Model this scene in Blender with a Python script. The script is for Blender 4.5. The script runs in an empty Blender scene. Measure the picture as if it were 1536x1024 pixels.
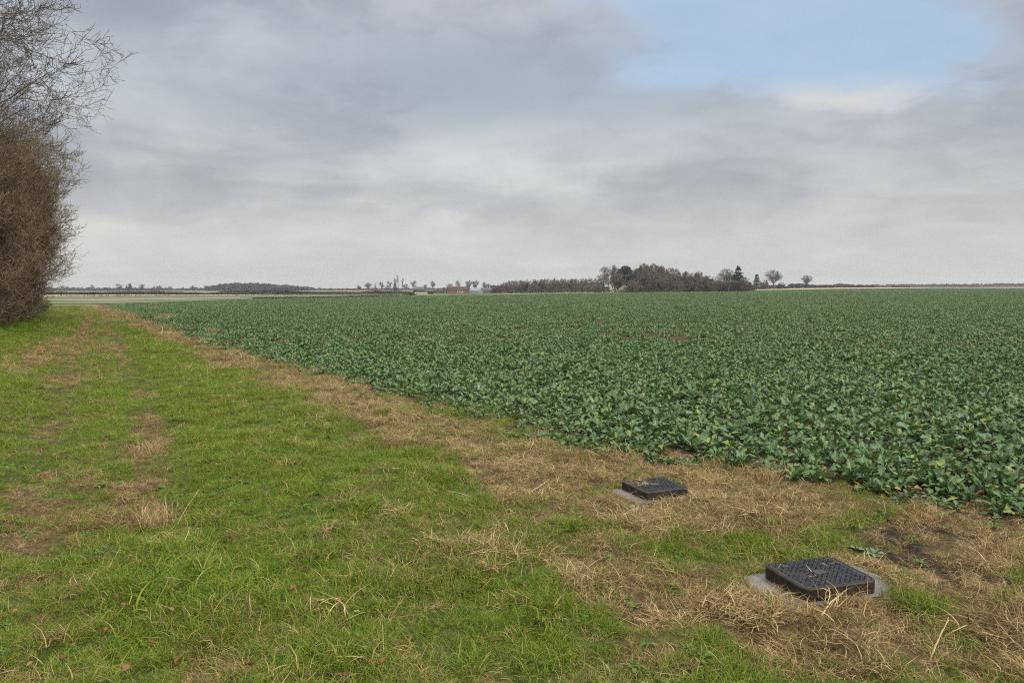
import bpy, math, random
import numpy as np
C = bpy.context.scene.collection
R = math.radians

# ------------------------------------------------------------------ camera geometry
F, CAMH = 1109.0, 1.7
PITCH = math.atan2(82, F)
def ray(px, py):
    a = (px-768)/F; b = -(py-512)/F
    return np.array([a, math.cos(PITCH)+b*math.sin(PITCH), -math.sin(PITCH)+b*math.cos(PITCH)])

# ------------------------------------------------------------------ numpy noise and the lie of the land
def _hash(ix, iy, s):
    n = (ix.astype(np.int64)*374761393 + iy.astype(np.int64)*668265263 + s*974711) & 0x7fffffff
    n = ((n ^ (n >> 13))*1274126177) & 0x7fffffff
    n = n ^ (n >> 16)
    return (n & 0xffff)/65535.0
def vnoise(x, y, s=0):
    x = np.asarray(x, float); y = np.asarray(y, float)
    ix = np.floor(x); iy = np.floor(y); fx = x-ix; fy = y-iy
    fx = fx*fx*(3-2*fx); fy = fy*fy*(3-2*fy)
    a = _hash(ix, iy, s); b = _hash(ix+1, iy, s); c = _hash(ix, iy+1, s); d = _hash(ix+1, iy+1, s)
    return (a+(b-a)*fx)*(1-fy)+(c+(d-c)*fx)*fy
def fbm(x, y, s=0, o=3):
    v = 0; amp = .5; t = 0
    for k in range(o):
        v = v+amp*vnoise(x, y, s+k*17); t += amp; amp *= .5; x = np.asarray(x)*2.03+5.1; y = np.asarray(y)*2.03+1.7
    return v/t
def sstep(a, b, x):
    t = np.clip((np.asarray(x, float)-a)/(b-a), 0, 1); return t*t*(3-2*t)
def uv_of(x, y):                      # across / along the field edge
    return (x-.7)*-.847+(y-7.6)*-.532, (x-.7)*-.532+(y-7.6)*.847
def plain(x, y):
    x = np.asarray(x, float); y = np.asarray(y, float)
    r = np.hypot(x, y); k = np.minimum(1, 900/np.maximum(r, 1))
    z = (.00442*x-.00233*y)*k
    z = z-1.5*np.exp(-(((x+60)/120)**2+((y-480)/120)**2)/2)
    z = z+1.0*np.exp(-(((x-330)/200)**2+((y-690)/130)**2)/2)
    return z
def terrain(x, y):
    x = np.asarray(x, float); y = np.asarray(y, float)
    r = np.hypot(x, y); u, v = uv_of(x, y)
    fade = 1-sstep(40, 110, r)
    z = plain(x, y)
    z = z+fade*(.07*(fbm(x*1.1, y*1.1, 3)-.5)+.11*(fbm(x*3, y*3, 9, 3)-.5))*sstep(-.6, .6, u)*(.35+.65*sstep(.25, .6, np.hypot(x-1.745, y-4.095)))*(.35+.65*sstep(.25, .6, np.hypot(x-1.18, y-6.02)))
    z = z+fade*.30*sstep(4.6, 6.4, u)                                   # bank under the hedge
    for lv, lu in WHEELS if 'WHEELS' in globals() else ():               # two shallow wheel ruts
        z = z-fade*.06*np.exp(-((u-np.interp(v, lv, lu))/.28)**2)*sstep(lv[0]-1, lv[0]+1, v)
    if 'MUDS' in globals() and np.ndim(x): z = z+.10*mud_of(x, y)*(fbm(x*11, y*11, 77, 3)-.5)*(r < 12)
    return z
def unp(px, py, h=0.0):
    d = ray(px, py); s = 5.0
    for _ in range(60):
        p = d*s
        s = s+.7*((CAMH+p[2]-h)-float(plain(p[0], p[1])))/max(1e-4, -(d[2]-(.00442*d[0]-.00233*d[1])))
    return d*s+np.array([0, 0, CAMH])
def at(px, d):                       # ground point seen at column px, d metres ahead
    q = ray(px, 430); s = d/q[1]
    x, y = q[0]*s, d
    return np.array([x, y, float(plain(x, y))])
def hpx(p, py):                      # height above ground of the pixel row py at point p
    return (430-py)/F*p[1]*1.003+CAMH-p[2]
def inpoly(x, y, P):
    c = np.zeros(np.shape(x), bool); n = len(P)
    for i in range(n):
        x1, y1 = P[i]; x2, y2 = P[(i+1) % n]
        if y1 == y2: continue
        k = ((y1 > y) != (y2 > y)) & (x < (x2-x1)*(y-y1)/(y2-y1)+x1)
        c ^= k
    return c

NEAR_EDGE = [(-43.5, 78), (-33.6, 63.4), (-24.3, 47.4), (-11.1, 25.7), (-5.66, 17), (-2.31, 12.22), (-1.09, 10.2), (-.23, 8.9), (.71, 7.6),
             (1.21, 7.3), (1.83, 6.9), (2.2, 6.95), (2.54, 6.35), (2.80, 5.95), (2.68, 5.15), (2.95, 4.98), (3.35, 5.22), (3.63, 4.95), (6, 4.0), (12, 1)]
FAR_EDGE = [(600, 40), (420, 480), (306, 538), (223, 515), (150, 461), (64, 312), (32, 275), (-5, 196), (-24.6, 184), (-34.7, 146), (-44.5, 128), (-46, 86)]
FIELD = NEAR_EDGE+FAR_EDGE
def in_field(x, y, jit=.35):
    r = np.hypot(x, y)
    j = jit*np.minimum(1, r/9)
    return inpoly(x+j*(vnoise(x*1.7, y*1.7, 41)-.5)*2, y+j*(vnoise(x*1.7, y*1.7, 42)-.5)*2, FIELD)

# patches of straw and of lush growth, placed where they lie on the ground: (column, row, radius in px, weight)
SPOTS = [(180,474,22,.5),(230,490,28,.7),(280,508,30,.8),(320,535,30,.8),(340,550,34,.8),(400,570,36,.7),(450,580,32,.8),(500,595,34,.7),(560,615,40,.6),(520,640,34,.4),(620,640,40,.6),
 (690,660,36,.6),(600,655,36,.5),(730,690,40,.8),(780,705,40,.9),(830,700,40,.8),(870,705,40,.7),(800,738,40,.6),(900,700,40,.6),(1010,700,40,.8),(1100,715,40,.8),(1160,725,45,.9),(1220,745,40,.8),(1060,750,40,.8),(1130,760,40,.7),
 (1000,765,40,.7),(940,775,40,.6),(880,765,30,.5),(1180,780,40,.5),(1090,800,30,.4),(1000,865,50,.4),(870,850,50,.6),(740,835,45,.5),(1080,915,60,.8),(1170,920,50,.7),(1000,920,45,.6),(1270,920,60,.6),(1450,900,50,.5),(1500,960,70,.5),
 (1360,960,60,.3),(1230,965,60,.4),(1180,990,50,.3),(1430,790,60,.7),(1400,830,60,.6),(1500,800,60,.6),(960,1000,50,.2),(930,900,40,.3),(640,1000,40,.1),
 (100,512,24,.7),(70,525,26,.8),(45,540,26,.7),(10,560,28,.6),(60,570,30,.2),(150,480,24,.4),(130,500,24,.5),(170,520,26,.5),(150,560,30,.3),(230,625,24,.5),(228,665,30,.9),(220,720,36,.6),(235,770,46,.8),(200,800,40,.4),
 (110,690,46,.5),(70,760,60,.5),(60,640,40,.3),(30,790,60,.6),(50,860,70,.6),(20,950,80,.7),(120,820,50,.3),(90,990,60,.3),(120,930,40,.2),(460,700,40,.2),(590,720,36,.2),(400,680,24,.2),(560,740,40,.2),(120,600,30,.3),
 (200,500,24,-.3),(255,545,50,-.8),(300,580,60,-.6),(250,600,36,-.7),(330,620,70,-.8),(300,680,70,-.7),(400,740,80,-.7),(350,810,90,-.7),(300,870,80,-.6),(450,860,80,-.5),(560,800,70,-.3),(200,900,60,-.5),(640,930,70,-.6),(560,960,80,-.6),
 (700,960,70,-.6),(830,950,60,-.5),(780,890,40,-.4),(430,585,30,-.4),(860,810,40,-.1),(910,940,40,-.4),(820,1000,50,-.5),(640,700,30,-.2),(690,720,40,-.1),(960,830,40,-.3),(1120,830,40,-.3),(1390,900,44,-.8),(1250,800,40,-.4),(1190,830,40,-.3),(1060,960,40,-.3),(1440,955,40,-.4),
 (30,500,34,-.9),(75,485,30,-.9),(10,520,30,-.9),(60,505,24,-.6),(100,478,16,-.7),(80,555,30,-.4),(110,540,24,-.4),(40,610,40,-.3),(20,690,40,-.5),(150,640,34,-.2),(170,600,24,-.3),(150,870,50,-.2)]
def line_u(pts):
    a = sorted((uv_of(*unp(*q)[:2])[::-1] for q in pts), key=lambda q: q[0]); return np.array([q[0] for q in a]), np.array([q[1] for q in a])
WHEELS = [line_u([(131, 466), (130, 478), (122, 500), (108, 540), (88, 600), (66, 660), (40, 740), (10, 830)]),
          line_u([(150, 466), (158, 480), (172, 505), (190, 540), (210, 590), (224, 640), (230, 700), (232, 790)])]
_S = []
for _px, _py, _r, _w in SPOTS:
    if _px < 210 and _py > 590 and _w > 0: _w *= .34
    _p = unp(_px, _py); _d = np.linalg.norm(_p[:2]); _rx = _r*_d/F; _ry = min(_rx*2.6, _rx*_d/CAMH*.55)
    _S.append((_p[0], _p[1], _rx, max(_rx, _ry), _w))
MUDS = [unp(*q) for q in ((1345, 800), (1375, 822), (1350, 838), (1400, 850), (1430, 862), (1470, 872), (1310, 795), (1330, 815), (1500, 880), (1420, 800))]
def dry_of(x, y):
    u, v = uv_of(x, y)
    d = .40+.10*sstep(1.0, -2.5, v)+0*u
    d = d+.35*np.exp(-((u-.35)/.7)**2)*sstep(3, 8, v)
    d = d+.40*np.exp(-((u-.2)/1.0)**2)*sstep(14, 30, v)
    d = d-.25*np.exp(-((u-2.0)/.7)**2)-.17*sstep(3.2, 3.8, u)*(1-sstep(6, 14, v))
    d = d-.25*sstep(4.9, 5.5, u)*(1-sstep(6.2, 6.6, u))+.5*sstep(6.2, 6.8, u)
    for k, (lv, lu) in enumerate(WHEELS):
        c = np.interp(v, lv, lu)+.16*(fbm(v*.5, v*0+k, 51, 2)-.5); far_ = sstep(lv[0]-.5, lv[0]+.6, v)
        d = d+far_*(.27+.25*sstep(18, 40, v))*np.exp(-((u-c)/(.20 if k else .26))**2)*(.55+.9*fbm(v*.7, v*0+k, 53, 2))
    for sx, sy, rx, ry, w in _S:
        rr = math.hypot(sx, sy); ex, ey = sx/rr, sy/rr
        a = ((x-sx)*ey-(y-sy)*ex)/rx; b = ((x-sx)*ex+(y-sy)*ey)/ry
        d = d+(.62 if w < 0 else .78)*w*np.exp(-.8*(a*a+b*b))
    d = d+.95*(fbm(x*1.5, y*1.5, 71, 4)-.5)+.75*(fbm(x*5, y*5, 75, 3)-.5)
    return np.clip(d, 0, 1)
def mud_of(x, y):
    m = 0*x
    for p in MUDS: m = m+.8*np.exp(-(((x-p[0])**2+(y-p[1])**2)/.022))
    m = m*(.5+fbm(x*7, y*7, 31, 2))
    u, v = uv_of(x, y)
    m = m+.35*np.exp(-((u-2.9)/.5)**2)*sstep(36, 55, v)
    return np.clip(m, 0, 1)

# ------------------------------------------------------------------ object helpers
def mk(name, V, faces, mat=None, parent=None, attrs=None, smooth=False, mi=None, link=True):
    """faces: list of (n,k) int arrays; attrs: {name: per-vertex float array}"""
    me = bpy.data.meshes.new(name)
    V = np.asarray(V, np.float32)
    faces = [np.asarray(f, np.int32) for f in faces if len(f)]
    me.vertices.add(len(V)); me.vertices.foreach_set('co', V.ravel())
    nl = sum(f.size for f in faces); npoly = sum(len(f) for f in faces)
    me.loops.add(nl); me.polygons.add(npoly)
    me.loops.foreach_set('vertex_index', np.concatenate([f.ravel() for f in faces]))
    st = []; o = 0
    for f in faces:
        st.append(o+np.arange(len(f))*f.shape[1]); o += f.size
    me.polygons.foreach_set('loop_start', np.concatenate(st).astype(np.int32))
    for m in (mat if isinstance(mat, (list, tuple)) else [mat]):
        if m: me.materials.append(m)
    if mi is not None: me.polygons.foreach_set('material_index', np.asarray(mi, np.int32))
    me.update(calc_edges=True)
    me.polygons.foreach_set('use_smooth', np.full(npoly, bool(smooth)))
    if attrs:
        for k, a in attrs.items():
            at_ = me.attributes.new(k, 'FLOAT', 'POINT'); at_.data.foreach_set('value', np.asarray(a, np.float32))
    me.validate()
    ob = bpy.data.objects.new(name, me)
    if link: C.objects.link(ob)
    if parent: ob.parent = parent
    return ob
class MB:
    def __init__(s): s.v = []; s.f = {}; s.n = 0; s.a = {}
    def add(s, V, F_, **at_):
        V = np.asarray(V, float); F_ = np.asarray(F_, int)
        s.v.append(V); s.f.setdefault(F_.shape[1], []).append(F_+s.n)
        for k, a in at_.items(): s.a.setdefault(k, []).append(np.broadcast_to(np.asarray(a, float), (len(V),)))
        s.n += len(V)
    def box(s, c, d, rz=0.0):
        q = np.array([[i, j, k] for k in (-.5, .5) for j in (-.5, .5) for i in (-.5, .5)])*np.array(d)
        ca, sa = math.cos(rz), math.sin(rz)
        q = np.c_[q[:, 0]*ca-q[:, 1]*sa, q[:, 0]*sa+q[:, 1]*ca, q[:, 2]]+np.array(c)
        s.add(q, [[0, 2, 3, 1], [4, 5, 7, 6], [0, 1, 5, 4], [2, 6, 7, 3], [0, 4, 6, 2], [1, 3, 7, 5]])
    def build(s, name, mat, parent=None, smooth=False, link=True):
        return mk(name, np.concatenate(s.v), [np.concatenate(x) for x in s.f.values()], mat, parent,
                  {k: np.concatenate(a) for k, a in s.a.items()}, smooth, None, link)
def tag(o, label=None, cat=None, group=None, kind=None):
    if label: o['label'] = label
    if cat: o['category'] = cat
    if group: o['group'] = group
    if kind: o['kind'] = kind
    return o
def empty(name, loc, rz=0.0, label=None, cat=None, group=None):
    o = bpy.data.objects.new(name, None); C.objects.link(o); o.location = tuple(map(float, loc)); o.rotation_euler = (0, 0, rz)
    return tag(o, label, cat, group)
def tubes(S, sides=3, jitter=None):
    """S: (n,8) p0 p1 r0 r1 -> verts, quads"""
    S = np.asarray(S, float); n = len(S)
    p0, p1, r0, r1 = S[:, :3], S[:, 3:6], S[:, 6], S[:, 7]
    d = p1-p0; L = np.linalg.norm(d, axis=1, keepdims=True); d = d/np.maximum(L, 1e-9)
    ref = np.where(np.abs(d[:, 2:3]) > .9, np.array([[1., 0, 0]]), np.array([[0, 0, 1.]]))
    a = np.cross(d, ref); a /= np.linalg.norm(a, axis=1, keepdims=True); b = np.cross(d, a)
    ang = np.arange(sides)*2*math.pi/sides
    ring = a[:, None, :]*np.cos(ang)[None, :, None]+b[:, None, :]*np.sin(ang)[None, :, None]
    p1 = p1+d*r1[:, None]*.5
    V = np.concatenate([p0[:, None]+ring*r0[:, None, None], p1[:, None]+ring*r1[:, None, None]], 1).reshape(-1, 3)
    base = (np.arange(n)*2*sides)[:, None, None]
    k = np.arange(sides); k2 = (k+1) % sides
    q = np.stack([k, k2, k2+sides, k+sides], 1)[None]
    return V, (base+q).reshape(-1, 4)

# ------------------------------------------------------------------ materials
class NT:
    def __init__(s, nt): s.t = nt; s.t.nodes.clear()
    def n(s, ty, **kw):
        o = s.t.nodes.new(ty)
        ins = kw.pop('i', {})
        for k, v in kw.items(): setattr(o, k, v)
        for k, v in ins.items(): s.set(o.inputs[k], v)
        return o
    def set(s, sock, v):
        if isinstance(v, bpy.types.NodeSocket): s.t.links.new(v, sock)
        elif isinstance(v, bpy.types.Node): s.t.links.new(v.outputs[0], sock)
        else:
            if hasattr(sock.default_value, '__len__') and not hasattr(v, '__len__'): v = [v]*len(sock.default_value)
            if hasattr(sock.default_value, '__len__') and len(sock.default_value) == 4 and len(v) == 3: v = (*v, 1)
            sock.default_value = v
    def m(s, op, a, b=0.0, c=0.0, clamp=False): return s.n('ShaderNodeMath', operation=op, use_clamp=clamp, i={0: a, 1: b, 2: c}).outputs[0]
    def ramp(s, f, stops, interp='LINEAR'):
        o = s.n('ShaderNodeValToRGB'); cr = o.color_ramp; cr.interpolation = interp
        while len(cr.elements) < len(stops): cr.elements.new(.5)
        for e, (p, c) in zip(cr.elements, stops):
            e.position = p; e.color = (*c, 1) if hasattr(c, '__len__') else (c, c, c, 1)
        s.set(o.inputs[0], f); return o.outputs[0]
    def mix(s, f, a, b, mode='MIX'):
        o = s.n('ShaderNodeMix', data_type='RGBA', blend_type=mode); s.set(o.inputs[0], f); s.set(o.inputs[6], a); s.set(o.inputs[7], b); return o.outputs[2]
    def attr(s, name, inst=False): return s.n('ShaderNodeAttribute', attribute_name=name, attribute_type='INSTANCER' if inst else 'GEOMETRY').outputs['Fac']
    def noise(s, scale, vec=None, detail=4, rough=.55, dim='3D'):
        o = s.n('ShaderNodeTexNoise', noise_dimensions=dim, i={'Scale': scale, 'Detail': detail, 'Roughness': rough})
        if vec is not None: s.set(o.inputs['Vector'], vec)
        return o.outputs['Fac']
    def smooth(s, x, a, b): return s.n('ShaderNodeMapRange', interpolation_type='SMOOTHSTEP', i={0: x, 1: a, 2: b, 3: 0.0, 4: 1.0}).outputs[0]
def material(name, fn):
    m = bpy.data.materials.new(name); m.use_nodes = True; t = NT(m.node_tree)
    sh = fn(t); o = t.n('ShaderNodeOutputMaterial'); t.set(o.inputs['Surface'], sh); return m
def pbr(t, col, rough=.8, spec=.3, bump=None, bs=.3, bd=.02, **kw):
    p = t.n('ShaderNodeBsdfPrincipled', i={'Base Color': col, 'Roughness': rough, 'Specular IOR Level': spec})
    for k, v in kw.items(): t.set(p.inputs[k], v)
    if bump is not None:
        t.set(p.inputs['Normal'], t.n('ShaderNodeBump', i={'Height': bump, 'Strength': bs, 'Distance': bd}).outputs[0])
    return p.outputs[0]
def leafy(t, col, rough=.5, spec=.4, trans=.3):
    a = pbr(t, col, rough, spec)
    b = t.n('ShaderNodeBsdfTranslucent', i={'Color': col}).outputs[0]
    return t.n('ShaderNodeMixShader', i={0: trans, 1: a, 2: b}).outputs[0]
def pos(t): return t.n('ShaderNodeNewGeometry').outputs['Position']

def m_ground(t):
    P = pos(t)
    n1 = t.noise(1.7, P, 6); n2 = t.noise(28, P, 5, .7); n3 = t.noise(.012, P, 5)
    dry = t.attr('dry'); mud = t.attr('mud'); crop = t.attr('crop'); far = t.attr('far')
    thatch = t.ramp(n2, [(.25, (.030, .020, .010)), (.5, (.085, .058, .024)), (.72, (.20, .14, .06))])
    green = t.ramp(n2, [(.25, (.018, .022, .005)), (.5, (.045, .065, .009)), (.72, (.10, .13, .02))])
    c = t.mix(t.smooth(t.m('ADD', dry, t.m('MULTIPLY', t.m('SUBTRACT', n1, .5), .5)), .3, .75), green, thatch)
    soil = t.ramp(n2, [(.3, (.010, .008, .006)), (.55, (.030, .022, .016)), (.75, (.085, .06, .04))])
    c = t.mix(mud, c, soil)
    csoil = t.ramp(n2, [(.3, (.03, .02, .012)), (.6, (.075, .048, .026)), (.8, (.15, .095, .05))])
    c = t.mix(crop, c, csoil)
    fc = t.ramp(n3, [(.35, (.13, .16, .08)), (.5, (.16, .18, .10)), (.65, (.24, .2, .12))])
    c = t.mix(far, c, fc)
    return pbr(t, c, .9, .2, t.m('ADD', n2, n1), .7, .03)
M = {}
M['ground'] = material('ground_thatch_and_soil', m_ground)
def m_grass(t):
    tone = t.attr('tone'); tint = t.attr('tint', True)
    g = t.ramp(tone, [(0, (.032, .072, .003)), (.4, (.108, .198, .005)), (.75, (.19, .285, .011)), (.88, (.29, .28, .045)), (1, (.48, .37, .15))])
    y = t.ramp(tone, [(0, (.055, .065, .008)), (.4, (.125, .140, .016)), (.7, (.25, .225, .05)), (.85, (.40, .31, .11)), (1, (.54, .42, .21))])
    return leafy(t, t.mix(tint, g, y), .5, .35, .35)
M['grass'] = material('grass_blades', m_grass)
def m_straw(t):
    tone = t.attr('tone'); tint = t.attr('tint', True)
    a = t.ramp(tone, [(0, (.11, .065, .022)), (.35, (.285, .20, .080)), (.75, (.475, .355, .165)), (1, (.70, .56, .31))])
    b = t.ramp(tone, [(0, (.07, .038, .016)), (.35, (.18, .11, .042)), (.75, (.33, .22, .095)), (1, (.50, .38, .19))])
    return leafy(t, t.mix(tint, a, b), .6, .3, .25)
M['straw'] = material('dead_grass_blades', m_straw)
def m_rape(t):
    tone = t.attr('tone'); yel = t.attr('yel'); lx = t.attr('lx')
    obj = t.n('ShaderNodeObjectInfo').outputs['Random']
    P = pos(t)
    g = t.ramp(tone, [(0, (.024, .060, .010)), (.35, (.055, .122, .026)), (.7, (.085, .160, .055)), (.9, (.145, .215, .125)), (1, (.22, .26, .04))])
    g = t.mix(t.m('MULTIPLY', obj, .5), g, (.07, .140, .038))
    patch = t.smooth(t.noise(.05, P, 3), .5, .75)
    g = t.mix(t.m('MULTIPLY', patch, .35), g, (.13, .19, .045))
    yc = t.ramp(tone, [(0, (.28, .09, .02)), (.5, (.42, .22, .03)), (1, (.34, .30, .05))])
    c = t.mix(yel, g, yc)
    rib = t.m('SUBTRACT', 1.0, t.smooth(t.m('ABSOLUTE', lx), .05, .16))
    c = t.mix(t.m('MULTIPLY', rib, .55), c, (.30, .38, .26))
    a = pbr(t, c, .44, .42)
    b = t.n('ShaderNodeBsdfTranslucent', i={'Color': c}).outputs[0]
    return t.n('ShaderNodeMixShader', i={0: .18, 1: a, 2: b}).outputs[0]
M['rape'] = material('waxy_rape_leaf', m_rape)
def bark(c1, c2, scale=3.0):
    def f(t):
        n = t.noise(scale, pos(t), 4)
        return pbr(t, t.ramp(n, [(.35, c1), (.65, c2)]), .9, .15)
    return f
M['bark'] = material('grey_brown_bark', bark((.075, .055, .04), (.14, .115, .08)))
M['mossbark'] = material('mossy_bark', bark((.07, .055, .035), (.12, .115, .04), 1.2))
M['twig'] = material('brown_twigs', bark((.125, .094, .058), (.215, .165, .108), .9))
M['redtwig'] = material('russet_twigs', bark((.11, .074, .044), (.19, .125, .074), .8))
M['fartwig'] = material('far_twigs', bark((.10, .08, .063), (.165, .135, .11), .15))
M['farbark'] = material('far_bark', bark((.055, .046, .038), (.085, .07, .058), .2))
M['conifer'] = material('dark_needles', lambda t: pbr(t, t.ramp(t.noise(.8, pos(t), 3), [(.35, (.010, .022, .014)), (.65, (.03, .05, .028))]), .7, .2))
M['hedge'] = material('winter_hedge', lambda t: pbr(t, t.ramp(t.noise(.3, pos(t), 4), [(.35, (.03, .026, .022)), (.65, (.065, .055, .042))]), .9, .1))
M['farwood'] = material('far_wood', lambda t: pbr(t, t.ramp(t.noise(.05, pos(t), 4), [(.35, (.045, .045, .045)), (.65, (.085, .08, .072))]), .9, .1))
M['bushgreen'] = material('evergreen_bush', lambda t: pbr(t, t.ramp(t.noise(6, pos(t), 3), [(.35, (.06, .08, .02)), (.65, (.13, .15, .045))]), .6, .3))
M['stubble'] = material('pale_stubble', lambda t: pbr(t, t.ramp(t.noise(.06, pos(t), 6), [(.35, (.36, .27, .17)), (.65, (.50, .40, .27))]), .95, .1))
M['pasture'] = material('pale_winter_pasture', lambda t: pbr(t, t.ramp(t.noise(.03, pos(t), 6), [(.35, (.105, .135, .075)), (.65, (.15, .17, .10))]), .95, .1))
M['drystrip'] = material('dry_grass_strip', lambda t: pbr(t, t.ramp(t.noise(.1, pos(t), 6), [(.35, (.24, .18, .11)), (.65, (.36, .28, .18))]), .95, .1))

# ------------------------------------------------------------------ ground sheet
front = np.radians(np.linspace(-46, 46, 420)); back = np.radians(np.linspace(46, 314, 90))[1:-1]
AZ = np.concatenate([front, back])
RR = [.25]
while RR[-1] < 1720: RR.append(RR[-1]*(1.04 if RR[-1] < 2.6 else 1.0055 if RR[-1] < 11 else 1.017)+.002)
RR = np.array(RR)
X = np.outer(RR, np.sin(AZ)); Y = np.outer(RR, np.cos(AZ))
Z = terrain(X, Y)
na, nr = len(AZ), len(RR)
idx = np.arange(nr*na).reshape(nr, na); nx = np.roll(idx, -1, 1)
quads = np.stack([idx[:-1], idx[1:], nx[1:], nx[:-1]], -1).reshape(-1, 4)
gx, gy = X.ravel(), Y.ravel(); gr = np.hypot(gx, gy)
cropm = in_field(gx, gy).astype(float)
V = np.c_[gx, gy, Z.ravel()]
V = np.vstack([V, [[0, 0, float(terrain(0, 0))]]])
fan = np.stack([np.full(na, nr*na), idx[0], nx[0]], 1)
ap = lambda a: np.append(a, 0)
uu, vv = uv_of(gx, gy)
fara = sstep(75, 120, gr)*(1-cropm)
ground = mk('ground', V, [quads, fan], M['ground'], None, {'dry': ap(dry_of(gx, gy)), 'mud': ap(mud_of(gx, gy)), 'crop': ap(cropm), 'far': ap(fara)}, True)
tag(ground, kind='structure')

def strip(name, near, far, mat, h=.06, n=60, m=14):
    def res(P, k):
        P = np.array(P, float); s = np.r_[0, np.cumsum(np.hypot(*np.diff(P, axis=0).T))]; q = np.linspace(0, s[-1], k)
        return np.c_[np.interp(q, s, P[:, 0]), np.interp(q, s, P[:, 1])]
    a = res(near, n); b = res(far, n); tt = np.linspace(0, 1, m)[:, None, None]
    G = (a[None]*(1-tt)+b[None]*tt).reshape(-1, 2)
    i = np.arange(m*n).reshape(m, n)
    o = mk(name, np.c_[G, terrain(G[:, 0], G[:, 1])+h], [np.stack([i[:-1, :-1], i[:-1, 1:], i[1:, 1:], i[1:, :-1]], -1).reshape(-1, 4)], mat, None, None, True)
    return tag(o, kind='structure')
P2 = lambda px, d: tuple(at(px, d)[:2])
strip('pasture', [P2(-60, 96), P2(60, 92), P2(140, 90), P2(200, 97), P2(380, 134), P2(500, 152), P2(600, 186)], [P2(-60, 224), P2(200, 224), P2(420, 242), P2(610, 290)], M['pasture'])
strip('path', [P2(60, 116), P2(220, 122), P2(360, 140)], [P2(60, 126), P2(220, 140), P2(360, 150)], M['drystrip'], .12)
strip('stubble_field', [P2(40, 226), P2(300, 226), P2(430, 244), P2(560, 262), P2(640, 290), P2(760, 300)], [P2(40, 318), P2(300, 325), P2(430, 362), P2(560, 412), P2(640, 440), P2(760, 440)], M['stubble'], .14)
strip('stubble_field', [P2(1040, 345), P2(1130, 468), P2(1250, 535), P2(1400, 570), P2(1560, 520), P2(1700, 470)], [P2(1040, 352), P2(1130, 640), P2(1250, 720), P2(1400, 760), P2(1560, 780), P2(1700, 800)], M['stubble'], .1)
strip('dry_grass_strip', [P2(735, 201), P2(900, 284), P2(1010, 322)], [P2(735, 208), P2(900, 296), P2(1010, 336)], M['stubble'], .22)

# ------------------------------------------------------------------ instanced ground cover
def proto_collection(name, objs):
    col = bpy.data.collections.new(name)
    for o in objs: col.objects.link(o)
    return col
def scatter(name, pts, rot, scl, idx_, tint, col, kind='stuff'):
    me = bpy.data.meshes.new(name); n = len(pts)
    me.vertices.add(n); me.vertices.foreach_set('co', np.asarray(pts, np.float32).ravel())
    a = me.attributes.new('rot', 'FLOAT_VECTOR', 'POINT'); a.data.foreach_set('vector', np.asarray(rot, np.float32).ravel())
    a = me.attributes.new('scl', 'FLOAT', 'POINT'); a.data.foreach_set('value', np.asarray(scl, np.float32))
    a = me.attributes.new('idx', 'INT', 'POINT'); a.data.foreach_set('value', np.asarray(idx_, np.int32))
    a = me.attributes.new('tint', 'FLOAT', 'POINT'); a.data.foreach_set('value', np.asarray(tint, np.float32))
    ob = bpy.data.objects.new(name, me); C.objects.link(ob)
    g = bpy.data.node_groups.new(name+'_scatter', 'GeometryNodeTree')
    g.interface.new_socket('Geometry', in_out='INPUT', socket_type='NodeSocketGeometry')
    g.interface.new_socket('Geometry', in_out='OUTPUT', socket_type='NodeSocketGeometry')
    N = g.nodes; L = g.links
    gi = N.new('NodeGroupInput'); go = N.new('NodeGroupOutput')
    ci = N.new('GeometryNodeCollectionInfo'); ci.inputs['Collection'].default_value = col
    ci.inputs['Separate Children'].default_value = True; ci.inputs['Reset Children'].default_value = True
    ip = N.new('GeometryNodeInstanceOnPoints'); ip.inputs['Pick Instance'].default_value = True
    def na_(nm, ty):
        q = N.new('GeometryNodeInputNamedAttribute'); q.data_type = ty; q.inputs['Name'].default_value = nm
        return [s for s in q.outputs if s.enabled and s.name == 'Attribute'][0]
    L.new(gi.outputs[0], ip.inputs['Points']); L.new(ci.outputs[0], ip.inputs['Instance'])
    L.new(na_('idx', 'INT'), ip.inputs['Instance Index']); L.new(na_('scl', 'FLOAT'), ip.inputs['Scale'])
    e2r = N.new('FunctionNodeEulerToRotation'); L.new(na_('rot', 'FLOAT_VECTOR'), e2r.inputs[0]); L.new(e2r.outputs[0], ip.inputs['Rotation'])
    L.new(ip.outputs[0], go.inputs[0])
    md = ob.modifiers.new('scatter', 'NODES'); md.node_group = g
    return tag(ob, kind=kind)

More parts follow.
